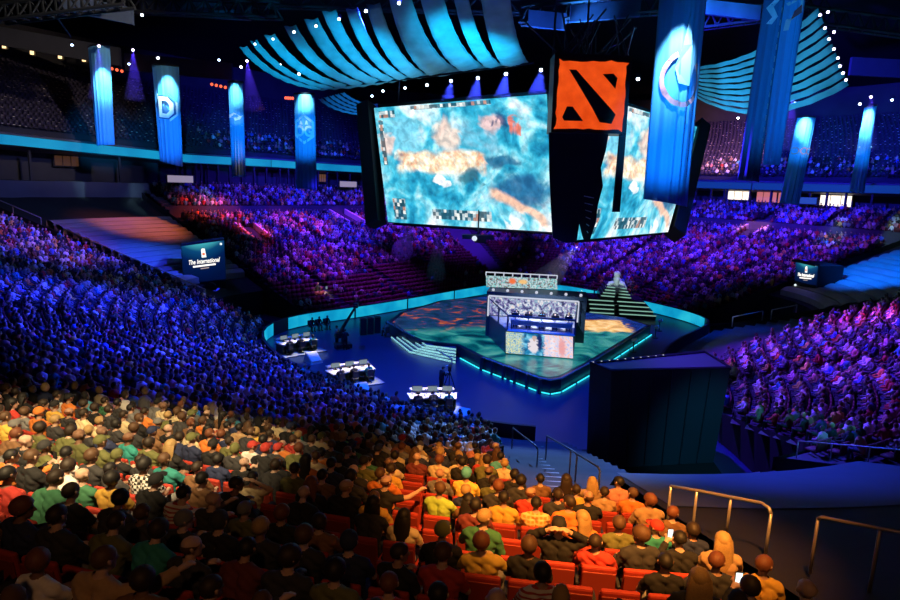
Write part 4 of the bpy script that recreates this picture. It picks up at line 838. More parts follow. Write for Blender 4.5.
# white follow lamps standing on the floor right of the stage
for i, (px, py) in enumerate(((633, 352), (655, 338), (659, 331))):
    P = at_z(px, py, 0); t = thing('floor_lamp_stand', f'{ordn(i)} floor lamp from the left, right of the stage', 'lamp', P, 'floor lamps right of the stage')
    part('stand', MB().tube([P, P+np.array([0, 0, 1.0])], .05, 6), m_black, t); part('base', MB().tube([P, P+np.array([0, 0, .05])], .3, 10), m_black, t); part('lamp_head', MB().tube([P+np.array([-.2, -.1, 1.05]), P+np.array([.15, -.3, 1.15])], [.12, .17], 10), mat('lamp_pale', (.6, .65, .7), .4), t)
# ---------------------------------------------------------------- black box in the near right corner
m_box = mat('box_cloth', (.018, .030, .036), .62, noise=(.35, .3))
ftl, ftr = at_d(611, 376, 28.7), at_d(731, 364, 29.9); zt = (ftl[2]+ftr[2])/2
ftl[2] = ftr[2] = zt; fbl, fbr = at_d(619, 463, 28.8), at_d(724, 448, 30.); btl = at_z(590, 364, zt); btr = at_z(704, 352.5, zt)
fbl = np.array([*ftl[:2], .04])+np.array([.3, .2, 0]); fbr = np.array([*ftr[:2], .04])+np.array([-.25, .1, 0]); bbl = np.array([*btl[:2], .04])+np.array([.2, 0, 0]); bbr = np.array([*btr[:2], .04])
t = thing('black_drape_box', 'large black draped box standing in the near right corner', 'box', np.append(((fbl+fbr+bbl+bbr)/4)[:2], 0))
part('draped_body', MB().hexa([fbl, fbr, bbr, bbl], [ftl, ftr, btr, btl]), m_box, t)
mb = MB()
for i in range(5): p = ftl*(1-(i+1)/6)+ftr*((i+1)/6); q_ = fbl*(1-(i+1)/6)+fbr*((i+1)/6); mb.tube([p+np.array([0, -.03, -.05]), q_+np.array([0, -.03, .05])], .04, 4)
part('drape_seam', mb, m_box, t)
zz = np.array([0, 0, .06]); part('top_rim', MB().tube([ftl+zz, ftr+zz, btr+zz, btl+zz, ftl+zz], .06, 4), m_dark, t)
mb = MB()
for i in range(10): p = btl+(btr-btl)*(.02+.066*i); mb.box(p+np.array([0, 0, .08]), (.12, .05, .06), .1)
part('marker_lamps', mb, lit('marker_white', (.9, .9, .95), .8), t)
# tape dashes along the landing edge
mb = MB(); A, B = at_d(668, 476, 24.), at_d(735, 447, 27.5); 
for i in range(13): a_ = bp(139.4-i*.26, 9.55, 3.04); b_ = bp(139.4-i*.26-.15, 9.55, 3.04); mb.tube([a_, b_], .05, 4)
mono('edge_tape', mb, mat('tape_white', (.8, .8, .8), .6), 'dashed white tape along the edge of the dark landing', 'tape')
P = bp(138., 6.0, .06); mono('paper_notice', MB().box(P+np.array([0, 0, .02]), (.7, .22, .02), .2), mat('paper_green', (.6, .75, .5), .7), 'small pale paper lying at the foot of the black box', 'paper')
# ---------------------------------------------------------------- corner sign boxes
def sign(front, Yf, side, Ys, lab, right=False):
    q_ = [at_d(*p, Y) for p, Y in zip(front, Yf)]      # bl br tr tl
    t = thing('corner_sign', lab, 'sign', np.append(((q_[0]+q_[1])/2)[:2], 0), 'video sign boxes over the corner tunnels')
    e = (q_[1]-q_[0])/np.linalg.norm(q_[1]-q_[0]); dn = np.cross(q_[1]-q_[0], q_[3]-q_[0]); dn /= np.linalg.norm(dn)
    bkv = -dn*3.; bkv[2] = 0
    gz = lambda p: np.array([p[0], p[1], 0.])
    part('tower', MB().hexa([gz(q_[0]), gz(q_[1]), gz(q_[1])+bkv, gz(q_[0])+bkv], [p-dn*.1 for p in (q_[3], q_[2])] and [q_[3]-dn*.1, q_[2]-dn*.1, q_[2]-dn*.1+bkv, q_[3]-dn*.1+bkv]), m_dark, t)
    n = NT('sign_screen'); vec, u, v = n.uv(); 
    c = n.ramp(n.mth('SUBTRACT', v, n.mth('MULTIPLY', n.mth('POWER', n.mth('SUBTRACT', u, .5), 2.), .9)), [(.0, (.0, .004, .04)), (.5, (.0, .012, .075)), (.78, (.003, .07, .19)), (.97, (.06, .46, .52))])
    dsp = uv_quad('display', q_, .12, n.glow(c, .9), m_black, t)
    W_, H_ = np.linalg.norm(q_[1]-q_[0]), np.linalg.norm(q_[3]-q_[0]); fr = frame_of(sum(q_)/4, q_[1]-q_[0], q_[3]-q_[0])
    m_tx = lit('sign_white', (1., .96, .88), 1.3); m_rd = lit('sign_red', (.95, .22, .10), 1.0)
    # emblem: pale rectangle with a red shape, script line, bar and small line
    v_, f_ = poly_shape([(-.055*W_, .13*H_), (.055*W_, .13*H_), (.045*W_, .36*H_), (-.02*W_, .37*H_), (-.045*W_, .33*H_)]); part('emblem', MB().add(fr(up([(x+.02*W_, y, z) for x, y, z in v_], .03)), f_), m_tx, dsp)
    v_, f_ = ring_shape(0, .035*W_, 0, 2*PI, 14); part('emblem_mark', MB().add(fr(up([(x+.02*W_, y+.22*H_, z) for x, y, z in v_], .05)), f_), m_rd, dsp)
    v_, f_ = text_mesh('The International', .185*W_*(.84), shear=.35, extrude=.01, bold=.012); s_ = .74*W_/(v_[:, 0].max()-v_[:, 0].min()); v_ = v_*np.array([s_, s_*1.5, 1]); part('lettering', MB().add(fr(v_+np.array([0, .03*H_, .05])), f_), m_tx, dsp)
    v_, f_ = text_mesh('CHAMPIONSHIPS', .1*W_, extrude=.01) if False else poly_shape([(-.27*W_, -.11*H_), (.27*W_, -.10*H_), (.27*W_, -.055*H_), (-.27*W_, -.065*H_)]); part('rule_bar', MB().add(fr(up(v_, .04)), f_), m_tx, dsp)
    v_, f_ = poly_shape([(-.10*W_, -.17*H_), (.10*W_, -.165*H_), (.10*W_, -.14*H_), (-.10*W_, -.145*H_)]); part('small_bar', MB().add(fr(up(v_, .04)), f_), lit('sign_tan', (.6, .45, .4), .8), dsp)
    for k in (0, 1): part('corner_lamp', MB().ball(fr(np.array([[(.46 if k else -.42)*W_, (.44 if k else -.38)*H_, .12]]))[0], .12, 8, 5), lit('sign_lamp', (.8, .95, 1.), 1.2), t)
    part('hood', MB().hexa([q_[3]+dn*.5, q_[2]+dn*.5, q_[2]-dn*.2, q_[3]-dn*.2], [p+np.array([0, 0, .18]) for p in (q_[3]+dn*.5, q_[2]+dn*.5, q_[2]-dn*.2, q_[3]-dn*.2)]), m_dark, t)
    return q_, t
sign([(184, 284), (226, 279), (224, 240), (181, 246)], [58.6, 60, 60, 58.6], None, None, 'left video sign box with white script over the dark tunnel')
sign([(794, 287), (816, 290), (818, 266), (796, 261)], [66, 63, 63, 66], None, None, 'right video sign box with white script above the dark slope', True)
# oval blue light under the left sign
P = at_d(211, 288, 58.6); t = thing('oval_light', 'oval blue light fitting under the left video sign', 'lamp', P); v_, f_ = ring_shape(.0, .5, 0, 2*PI, 24, 1.6, .7); fr = frame_of(P, (1, .2, 0), (0, 0, 1)); 
part('housing', MB().add(fr(v_), f_).tube([P+np.array([0, .02, 0]), P+np.array([0, .3, 0])], .5, 12), m_black, t); v_, f_ = ring_shape(.36, .5, PI, 2*PI, 20, 1.6, .7); part('lit_arc', MB().add(fr(up(v_, .05)), f_), lit('arc_blue', (.02, .03, .75), .9), t)
# ---------------------------------------------------------------- stair-head portals on the far side, lit rails
m_pinkrail = mat('portal_rail', (.85, .70, .70), .5); m_portal = mat('portal_dark', (.03, .03, .05), .8)
def portal(s, k, lab, wd=2.6, ln=4.5):
    P = bp(s, k); t = thing('stair_portal', lab, 'stair portal', P, 'stair portals in the far stands'); n2 = np.append(bn(s), 0); e2 = np.array([-n2[1], n2[0], 0])
    for s_ in (-1, 1):
        a_ = P+e2*s_*wd/2; part('side_wall', MB().hexa([a_-e2*.15+n2*0, a_+e2*.15, a_+e2*.15+n2*ln, a_-e2*.15+n2*ln], [p+np.array([0, 0, h_]) for p, h_ in ((a_-e2*.15, 1.0), (a_+e2*.15, 1.0), (a_+e2*.15+n2*ln, 1.0+.315*ln), (a_-e2*.15+n2*ln, 1.0+.315*ln))]), m_pinkrail, t)
    q0 = P-e2*wd/2+n2*.2; q1 = P+e2*wd/2+n2*.2; part('mouth', MB().hexa([q0, q1, q1+n2*ln, q0+n2*ln], [p+np.array([0, 0, h_]) for p, h_ in ((q0, .35), (q1, .35), (q1+n2*ln, .35+.315*ln), (q0+n2*ln, .35+.315*ln))]), m_portal, t)
PORT = [(44.3, 17.5, 'pink-lit stair portal in the left far stand'), (63.8, 21.5, 'purple-lit stair portal left of the hanging screen'), (87.5, 23., 'orange-lit stair portal in the right far stand')]
for s, k, lab in PORT: portal(s, k, lab, 2.4 if s < 60 else 3.0)
for i, (s, lab) in enumerate(((40.5, 'small white box sign at the top left of the far stand'), (67.2, 'small white box sign beside the hanging screen'), (90.3, 'small blue box sign at the top right of the far stand'))):
    P = bp(s, 30.8, 12.6); rz = math.atan2(bn(s)[1], bn(s)[0])-PI/2; t = thing('section_sign', lab, 'sign', P, 'section signs'); part('box', MB().box(P+np.array([0, 0, .5]), (3.4, .3, 1.0), rz), m_black, t)
    part('face', MB().box(P+np.array([0, 0, .5])-np.append(bn(s), 0)*.17, (3.2, .04, .85), rz), lit('section_face'+str(i == 2), (.5, .42, .62) if i < 2 else (.03, .12, .6), .55), t)
# ---------------------------------------------------------------- rails
m_rail = mat('rail_steel', (.62, .55, .50), .35, metal=.6); m_raild = mat('rail_black', (.02, .02, .022), .4)
def rail(pts, lab, r=.028, matl=None, posts=None, grp='handrails in the stands'):
    matl = matl or m_rail; pts = [np.array(p, float) for p in pts]; t = thing('handrail', lab, 'handrail', pts[0]*np.array([1, 1, 1])-np.array([0, 0, .0]), grp)
    part('top_rail', MB().tube(pts, r, 8), matl, t, True)
    for p, g in (posts or []): part('post', MB().tube([p, np.array([p[0], p[1], g])], r*.9, 8), matl, t, True)
def rail_px(pts, Ys, gz, lab, **kw):
    P = [at_d(*p, Y) for p, Y in zip(pts, Ys)]
    n_ = kw.pop('n', 4); post = []
    L = [np.linalg.norm(P[i+1]-P[i]) for i in range(len(P)-1)]; tot = sum(L)
    for j in range(n_):
        d_ = tot*(j+.5*(n_ == 1))/max(1, n_-1); i = 0
        while i < len(L)-1 and d_ > L[i]: d_ -= L[i]; i += 1
        p = P[i]+(P[i+1]-P[i])*min(1, d_/L[i]); post.append((p, p[2]-gz))
    rail(P, lab, posts=post, **kw)
P1 = [at_d(671, 486, 11.4), at_d(700, 491, 10.9), at_d(762, 503, 9.9), at_d(769, 508, 9.7), at_d(771, 514, 9.65)]
rail(P1, 'steel handrail with rounded end beyond the orange-lit seats', posts=[(P1[0], P1[0][2]-1.0), (at_d(697, 490.5, 10.95), P1[1][2]-1.), (at_d(731, 497, 10.4), P1[2][2]-.9), (P1[4], P1[4][2]-.75)], r=.03)
P2 = [at_d(818, 519, 8.6), at_d(822, 517, 8.55), at_d(862, 525, 8.2), at_d(930, 538, 7.6)]
rail(P2, 'dull handrail at the lower right edge', posts=[(P2[0], P2[0][2]-.9), (at_d(880, 528.5, 8.05), P2[2][2]-.95)], r=.026, matl=mat('rail_dull', (.32, .26, .25), .4, metal=.5))
def gz_rail(s, k): return zb(k)
rail_px([(48, 459), (100, 455), (153, 452), (158, 470)], [12.2, 13, 13.8, 13.6], .9, 'dark handrail left of the checkered shirt', matl=m_raild, n=3, r=.035)
rail_px([(180, 461), (200, 452), (253, 448)], [13.6, 14.2, 15], .9, 'dark handrail above the seated row, left of centre', matl=m_raild, n=3, r=.035)
rail_px([(62, 496), (67, 524), (69, 545)], [9, 8.9, 8.8], .2, 'dark vertical rail post in the lower left crowd', matl=m_raild, n=1, r=.03)
for j, (a_, b_, Y, lab) in enumerate((((513, 428), (536, 446), 24, 'first dark handrail beside the blue-lit stairs from the floor'), ((547, 436), (575, 452), 21, 'second dark handrail beside the blue-lit stairs'), ((571, 450), (598, 467), 18, 'third dark handrail beside the blue-lit stairs'))):
    rail_px([a_, b_, (b_[0]+2, b_[1]+4)], [Y, Y-2.2, Y-2.3], .9, lab, matl=mat('rail_navy', (.035, .04, .06), .4), n=2, r=.03)
top_ = [bp(34.95, k, zb(k)+1.0) for k in np.linspace(22, 7, 6)]; rail(top_, 'pale rail down the edge of the left crowd, above the covered seats', r=.05, posts=[(p, p[2]-1.) for p in top_], matl=mat('rail_bronze', (.6, .45, .22), .4))
top_ = [bp(34.95, k, zb(k)+1.1) for k in np.linspace(34, 24.5, 4)]; rail(top_, 'dim rail at the top corner of the left crowd', r=.05, posts=[(p, p[2]-1.) for p in top_], matl=mat('rail_grey', (.25, .26, .28), .4))
top_ = [bp(135.55, k, zb(k)+.85) for k in np.linspace(9.8, 15, 5)]; rail(top_, 'thin blue-lit rail along the front of the right crowd', r=.025, posts=[(p, p[2]-.7) for p in top_])
for j, (a_, b_) in enumerate((((733, 317), (763, 311)), ((772, 310), (797, 305)))):
    A, B = at_d(*a_, 56), at_d(*b_, 57); rail([A, B], f'{("lower left", "upper right")[j]} pale rail on the dark slope under the right sign', r=.05, posts=[(A, A[2]-.9), (B, B[2]-.9)], grp='rails on the dark slope')
# ================================================================ people
def V(*a): return np.array(a, float)
def rotx(p, c, a):
    y, z = p[1]-c[1], p[2]-c[2]; return V(p[0], c[1]+y*math.cos(a)-z*math.sin(a), c[2]+y*math.sin(a)+z*math.cos(a))
def roty(p, c, a):
    x, z = p[0]-c[0], p[2]-c[2]; return V(c[0]+x*math.cos(a)+z*math.sin(a), p[1], c[2]-x*math.sin(a)+z*math.cos(a))
def rotz(p, c, a):
    x, y = p[0]-c[0], p[1]-c[1]; return V(c[0]+x*math.cos(a)-y*math.sin(a), c[1]+x*math.sin(a)+y*math.cos(a), p[2])
def cap_mesh(mb, p0, r0, p1, r1):
    t = p1-p0; L = np.linalg.norm(t); t = t/max(L, 1e-6)
    mb.tube([p0-t*r0*.92, p0-t*r0*.6, p0, p1, p1+t*r1*.6, p1+t*r1*.92], [r0*.38, r0*.8, r0, r1, r1*.8, r1*.38], 10)
def make_person(name, lean=-.08, tilt=0., yaw=0., nod=0., arms=((.26, .10, .76), (.12, .34, .66), (.26, .10, .76), (.12, .34, .66)), stand=False, legw=.11):
    """skeleton -> capsules -> one continuous skin (voxel remesh) with zones; faces +Y, origin on the floor under the pelvis"""
    hz = .92 if stand else .52; pv = V(0, 0, hz); caps = []; zones = []
    up_ = lambda p: roty(rotx(V(p[0], p[1], p[2]+hz-.52), pv, -lean), pv, tilt)
    def cap(p0, r0, p1, r1, z): caps.append((V(*p0), r0, V(*p1), r1)); zones.append(z)
    for s in (-1, 1):
        cap(up_((s*.07, 0, .53)), .115, up_((s*.065, -.01, .70)), .105, 'torso'); cap(up_((s*.065, -.01, .70)), .105, up_((s*.085, -.01, .92)), .115, 'torso')
        cap(up_((s*.06, -.01, .98)), .085, up_((s*.175, -.01, .985)), .068, 'torso')
        cap(up_((s*.02, -.01, 1.03)), .075, up_((s*.15, -.015, 1.0)), .06, 'torso')
    cap(up_((0, -.01, 1.02)), .06, up_((0, .01, 1.13)), .052, 'neck')
    hc = up_((0, .03, 1.225)); 
    def hd(p): return rotz(rotx(V(hc[0]+p[0], hc[1]+p[1], hc[2]+p[2]), hc, -nod), hc, yaw)
    cap(hd((0, -.02, .035)), .088, hd((0, .02, .03)), .086, 'head'); cap(hd((0, .02, .0)), .078, hd((0, .045, -.06)), .055, 'head'); cap(hd((0, .03, -.07)), .05, hd((0, .06, -.085)), .034, 'head')
    cap(hd((0, .105, .0)), .012, hd((0, .118, -.03)), .017, 'head')
    for s in (-1, 1): cap(hd((s*.088, .0, -.015)), .014, hd((s*.094, -.012, .025)), .018, 'head')
    for i, s in enumerate((-1, 1)):
        sh = up_((s*.185, -.01, .985)); e_, w_ = arms[2*i], arms[2*i+1]; el = up_((s*e_[0], e_[1], e_[2])); wr = up_((s*w_[0], w_[1], w_[2]))
        cap(sh, .06, el, .045, 'uarm'); cap(el, .046, wr, .031, 'farm')
        d = (wr-el)/np.linalg.norm(wr-el); sd = np.cross(d, V(0, 0, 1)); sd = sd/(np.linalg.norm(sd)+1e-6); nn = np.cross(sd, d)
        pm = wr+d*.075; cap(wr+d*.02, .032, pm, .036, 'hand')
        for k, (o, ln) in enumerate(((-.032, .062), (-.011, .075), (.011, .07), (.031, .052))):
            b0 = pm+sd*o*.9+d*.012; b1 = b0+d*ln*.55-nn*.008+sd*o*.15; b2 = b1+d*ln*.35-nn*.028; cap(b0, .0115, b1, .010, 'hand'); cap(b1, .010, b2, .0085, 'hand')
        tb = wr+d*.03-sd*s*.028; cap(tb, .014, tb-sd*s*.03+d*.035, .011, 'hand'); cap(tb-sd*s*.03+d*.035, .011, tb-sd*s*.03+d*.065-nn*.01, .009, 'hand')
        if stand: hp, kn, an, to = V(s*.09, 0, .88), V(s*.11, .02, .48), V(s*.12, -.02, .09), V(s*.14, .13, .045)
        else: hp, kn, an, to = V(s*.085, .04, .50), V(s*(legw+.03), .44, .50), V(s*(legw+.02), .43, .09), V(s*(legw+.04), .58, .045)
        cap(hp, .098, kn, .066, 'thigh'); cap(kn, .064, an, .043, 'calf'); cap(an+V(0, -.03, -.03), .042, to, .036, 'foot')
    mb = MB()
    for c in caps: cap_mesh(mb, *c)
    tmp = bpy.data.objects.new('tmp', mb.mesh('tmp', [], (0, 0, 0))); COL.objects.link(tmp)
    rm = tmp.modifiers.new('r', 'REMESH'); rm.mode = 'VOXEL'; rm.voxel_size = .0125
    sm = tmp.modifiers.new('s', 'SMOOTH'); sm.factor = .5; sm.iterations = 4
    dg = bpy.context.evaluated_depsgraph_get(); dg.update(); me = bpy.data.meshes.new_from_object(tmp.evaluated_get(dg)); bpy.data.objects.remove(tmp)
    n = len(me.vertices); co_ = np.zeros(n*3); me.vertices.foreach_get('co', co_); co_ = co_.reshape(-1, 3); no = np.zeros(n*3); me.vertices.foreach_get('normal', no); no = no.reshape(-1, 3)
    D = np.zeros((len(caps), n)); Tt = np.zeros((len(caps), n))
    for i, (p0, r0, p1, r1) in enumerate(caps):
        t = np.clip(((co_-p0)@(p1-p0))/((p1-p0)@(p1-p0)+1e-9), 0, 1); D[i] = np.linalg.norm(co_-(p0+t[:, None]*(p1-p0)), axis=1)-(r0+(r1-r0)*t); Tt[i] = t
    bi = D.argmin(0); tt_ = Tt[bi, np.arange(n)]; zn = np.array(zones)[bi]
    faces = [tuple(p.vertices) for p in me.polygons]
    me.name = name; me.polygons.foreach_set('use_smooth', np.ones(len(faces), dtype=bool))
    # eyes and lips as small material patches of the skin
    mi = np.zeros(len(faces), dtype=np.int32)
    fc = np.array([co_[list(f)].mean(0) for f in faces])
    for s in (-1, 1): mi[np.linalg.norm(fc-hd((s*.034, .09, .012)), axis=1) < .016] = 1
    mi[(np.linalg.norm((fc-hd((0, .088, -.068)))*V(.6, 1, 1.8), axis=1) < .022)] = 2
    for m in (m_skin, m_eye, m_lip): me.materials.append(m)
    me.polygons.foreach_set('material_index', mi)
    def garment(nm, test, offs, wave=.004):
        keep = [i for i, f in enumerate(faces) if all(test(v) for v in f)]
        used = sorted({v for i in keep for v in faces[i]}); ix = {v: j for j, v in enumerate(used)}; u = np.array(used)
        w_ = wave*np.sin(co_[u, 2]*60+co_[u, 0]*40)*np.cos(co_[u, 1]*35)
        vv = co_[u]+no[u]*(offs+w_)[:, None] if hasattr(offs, '__len__') else co_[u]+no[u]*(offs+w_)[:, None]
        g = MB().add(vv, [tuple(ix[v] for v in faces[i]) for i in keep]); return g.mesh(nm, [m_cloth], smooth=True)
    zl = zn.tolist(); tl = tt_.tolist(); zz = co_[:, 2].tolist()
    short = lambda v: zl[v] == 'torso' or (zl[v] == 'neck' and tl[v] < .35) or (zl[v] == 'uarm' and tl[v] < .72)
    longs = lambda v: zl[v] in ('torso', 'uarm') or (zl[v] == 'neck' and tl[v] < .45) or (zl[v] == 'farm' and tl[v] < .95)
    trou = lambda v: zl[v] in ('thigh', 'calf') or (zl[v] == 'torso' and zz[v] < hz+.09)
    foot = lambda v: zl[v] == 'foot' or (zl[v] == 'calf' and tl[v] > .93)
    return dict(body=me, short=garment('shirt', short, .013), long=garment('jacket', longs, .02, .006), trousers=garment('trousers', trou, .010), shoes=garment('shoes', foot, .012, 0), hd=hd, hc=hc, yaw=yaw, nod=nod)
m_skin = mat('skin', objcol=True, rough=.55); m_cloth = mat('cloth', objcol=True, rough=.85, noise=(26, .14)); m_eye = mat('eye_dark', (.02, .015, .012), .3); m_lip = mat('lip', (.40, .16, .13), .5); m_hair = mat('hair', objcol=True, rough=.6, noise=(60, .35)); m_hat = mat('hat_cloth', objcol=True, rough=.8)
def head_shell(hd, kind):
    mb = MB(); n, m = 18, 12
    def P(th, ph, r): return hd((r[0]*math.cos(ph)*math.cos(th), -.006+r[1]*math.cos(ph)*math.sin(th), .03+r[2]*math.sin(ph)))
    r = {'short': (.096, .112, .100), 'full': (.106, .123, .112), 'bob': (.108, .122, .108), 'long': (.103, .118, .106), 'cap': (.101, .117, .104), 'beanie': (.102, .119, .118), 'fringe': (.094, .111, .096)}[kind]
    v = []; cols = n
    for i in range(m+1):
        for j in range(n):
            th = 2*PI*j/n; front = max(0, math.sin(th)); side = abs(math.cos(th)); back = max(0, -math.sin(th))
            lo = {'short': .42*front-.62*back-.12*side, 'full': .34*front-.8*back-.4*side, 'bob': .36*front-.95*back-.85*side, 'long': .36*front-.9*back-.7*side, 'cap': .22*front-.28*back-.05*side, 'beanie': .18*front-.55*back-.25*side, 'fringe': .5*front-.75*back-.35*side}[kind]
            ph = lo+(PI/2-lo)*(i/m); rr = r
            if kind == 'fringe': ph = lo+(.25-lo)*(i/m)*(1-.95*front)
            lump = 1+(.035*math.sin(7*th+3*i)*math.cos(5*ph+th*2) if kind in ('full', 'bob', 'short', 'long') else 0)
            v.append(P(th, ph, tuple(q*lump for q in rr)))
    f = [(i*n+j, i*n+(j+1) % n, (i+1)*n+(j+1) % n, (i+1)*n+j) for i in range(m) for j in range(n)]
    mb.add(v, f)
    # thickness: inner skirt
    v2 = [hd((0, -.006, .03))+(p-hd((0, -.006, .03)))*.9 for p in v[:n]]; mb.add(v[:n]+v2, [((j+1) % n, j, n+j, n+(j+1) % n) for j in range(n)])
    if kind == 'long':
        Q = []
        for q_, (y_, z_, rx_, ry_) in enumerate(((-.01, .09, .07, .06), (-.035, .03, .112, .09), (-.06, -.06, .122, .075), (-.08, -.15, .128, .06), (-.10, -.25, .125, .05), (-.115, -.33, .10, .04), (-.12, -.385, .05, .02))):
            Q.append([hd((rx_*math.cos(t)*(1+.05*math.sin(5*t+q_)), y_+ry_*math.sin(t), z_+.012*math.sin(4*t))) for t in np.linspace(0, 2*PI, 19)])
        mb.grid(Q); mb.add(Q[-1][:-1], [tuple(range(18))])
    if kind == 'cap':
        a = [hd((.085*math.cos(t), .095+.085*math.sin(t)*1.0, .045)) for t in np.linspace(0, PI, 9)]; b = [p+V(0, 0, .012) for p in a]; mb.hexa(a, b)
    return mb
HAIRK = ['short', 'full', 'bob', 'long', 'cap', 'beanie', 'fringe']
POSES = {
 'lap': make_person('person_seated', -.06), 'lean': make_person('person_leaning', .30, nod=-.1, arms=((.24, .22, .80), (.10, .46, .70), (.24, .22, .80), (.10, .46, .70))),
 'turn': make_person('person_turned', -.10, yaw=.7, arms=((.27, .06, .76), (.16, .33, .66), (.25, .14, .78), (.08, .36, .74))), 'turnr': make_person('person_turned_right', -.05, tilt=.08, yaw=-.75, arms=((.25, .14, .78), (.06, .34, .80), (.28, .02, .76), (.18, .30, .66))),
 'phone': make_person('person_holding', .02, nod=.25, arms=((.24, .14, .80), (.06, .36, 1.00), (.24, .14, .80), (.05, .37, 1.0))), 'slouch': make_person('person_slouching', -.22, tilt=-.06, nod=.15, arms=((.28, .08, .80), (.02, .26, .80), (.28, .08, .80), (.03, .28, .78)), legw=.17),
 'headup': make_person('person_hands_up', -.05, arms=((.36, .02, 1.06), (.13, -.07, 1.22), (.36, .02, 1.06), (.13, -.07, 1.22))), 'reach': make_person('person_reaching', .05, tilt=.12, yaw=-.3, arms=((.27, .08, .78), (.14, .34, .68), (.40, .14, 1.02), (.52, .36, 1.10))),
 'stand': make_person('person_standing', .03, arms=((.25, .0, .74), (.24, .12, .52), (.25, .02, .74), (.23, .14, .54)), stand=True), 'standcam': make_person('person_operating', .12, arms=((.26, .12, .80), (.12, .36, .92), (.26, .12, .80), (.12, .36, .92)), stand=True)}
HAIRM = {}
for pk, p in POSES.items():
    for hk in HAIRK: HAIRM[pk, hk] = head_shell(p['hd'], hk).mesh('hair' if hk not in ('cap', 'beanie') else hk, [m_hat if hk in ('cap', 'beanie') else m_hair], smooth=True)
SK = {'light': (.62, .40, .30), 'tan': (.45, .26, .18), 'brown': (.24, .13, .085)}
HC = {'black': (.012, .010, .010), 'dark': (.03, .018, .012), 'brown': (.10, .05, .025), 'blond': (.42, .27, .11), 'red': (.17, .055, .025), 'grey': (.3, .3, .3)}
SC = {'black': (.012, .012, .014), 'charcoal': (.035, .035, .04), 'navy': (.02, .03, .09), 'grey': (.18, .18, .19), 'white': (.75, .73, .70), 'cream': (.75, .62, .38), 'mustard': (.65, .38, .06), 'yellow': (.80, .55, .10), 'olive': (.14, .15, .05), 'green': (.05, .20, .10), 'lime': (.40, .60, .10), 'teal': (.03, .28, .26), 'orange': (.75, .22, .04), 'salmon': (.75, .30, .22), 'red': (.50, .04, .03), 'maroon': (.16, .03, .03), 'brown': (.22, .11, .05), 'tan': (.42, .27, .14), 'blue': (.08, .16, .50), 'cyan': (.10, .45, .60), 'pink': (.65, .30, .38)}
def patmat(name, kind, c1, c2, sc):
    n = NT(name); tc = n.n('ShaderNodeTexCoord').outputs['Object']; x = n.n('ShaderNodeSeparateXYZ'); n.set(x.inputs[0], tc)
    if kind == 'check':
        q = n.n('ShaderNodeTexChecker'); n.set(q.inputs['Vector'], tc); q.inputs['Scale'].default_value = sc; q.inputs['Color1'].default_value = (*c1, 1); q.inputs['Color2'].default_value = (*c2, 1); c = q.outputs[0]
    else:
        a = n.mth('GREATER_THAN', n.mth('FRACT', n.mth('MULTIPLY', x.outputs[2], sc)), .6); c = n.mix(a, c1, c2)
        if kind == 'plaid': b = n.mth('GREATER_THAN', n.mth('FRACT', n.mth('MULTIPLY', x.outputs[0], sc)), .6); c = n.mix(n.mth('MULTIPLY', b, .6), c, c2)
    n.set(n.b.inputs['Base Color'], c); n.b.inputs['Roughness'].default_value = .85; return n.m
PATS = {'plaid': patmat('plaid_cloth', 'plaid', (.75, .30, .05), (.80, .62, .30), 14), 'checker': patmat('checker_cloth', 'check', (.02, .02, .02), (.75, .75, .75), 22), 'striped': patmat('striped_cloth', 'stripe', (.75, .72, .68), (.45, .06, .05), 18)}
PATMESH = {}
N_PERSON = 0
def person(P, rz, label, pose='lap', shirt='black', sleeve='short', hair='short', hcol='black', skin='light', trous='charcoal', pat=None, group=None, hat=None, cat='person', cjit=True):
    global N_PERSON; N_PERSON += 1
    p = POSES[pose]; o = bpy.data.objects.new('person', p['body']); COL.objects.link(o); o.location = P; o.rotation_euler = (0, 0, rz); o.color = (*SK[skin], 1)
    tag(o, label, cat, group)
    j = rng.uniform(.85, 1.15) if cjit else 1.
    me = p[sleeve]
    if pat:
        if (pose, sleeve, pat) not in PATMESH: q = me.copy(); q.materials.clear(); q.materials.append(PATS[pat]); PATMESH[pose, sleeve, pat] = q
        me = PATMESH[pose, sleeve, pat]
    c = link_child('shirt' if sleeve == 'short' else 'jacket', me, o, color=tuple(v*j for v in SC[shirt]))
    link_child('trousers', p['trousers'], o, color=SC[trous]); link_child('shoes', p['shoes'], o, color=SC['black'])
    if hair != 'bald': link_child('hair' if hair not in ('cap', 'beanie') else hair, HAIRM[pose, hair], o, color=(SC[hat] if hair in ('cap', 'beanie') and hat else HC[hcol]))
    return o
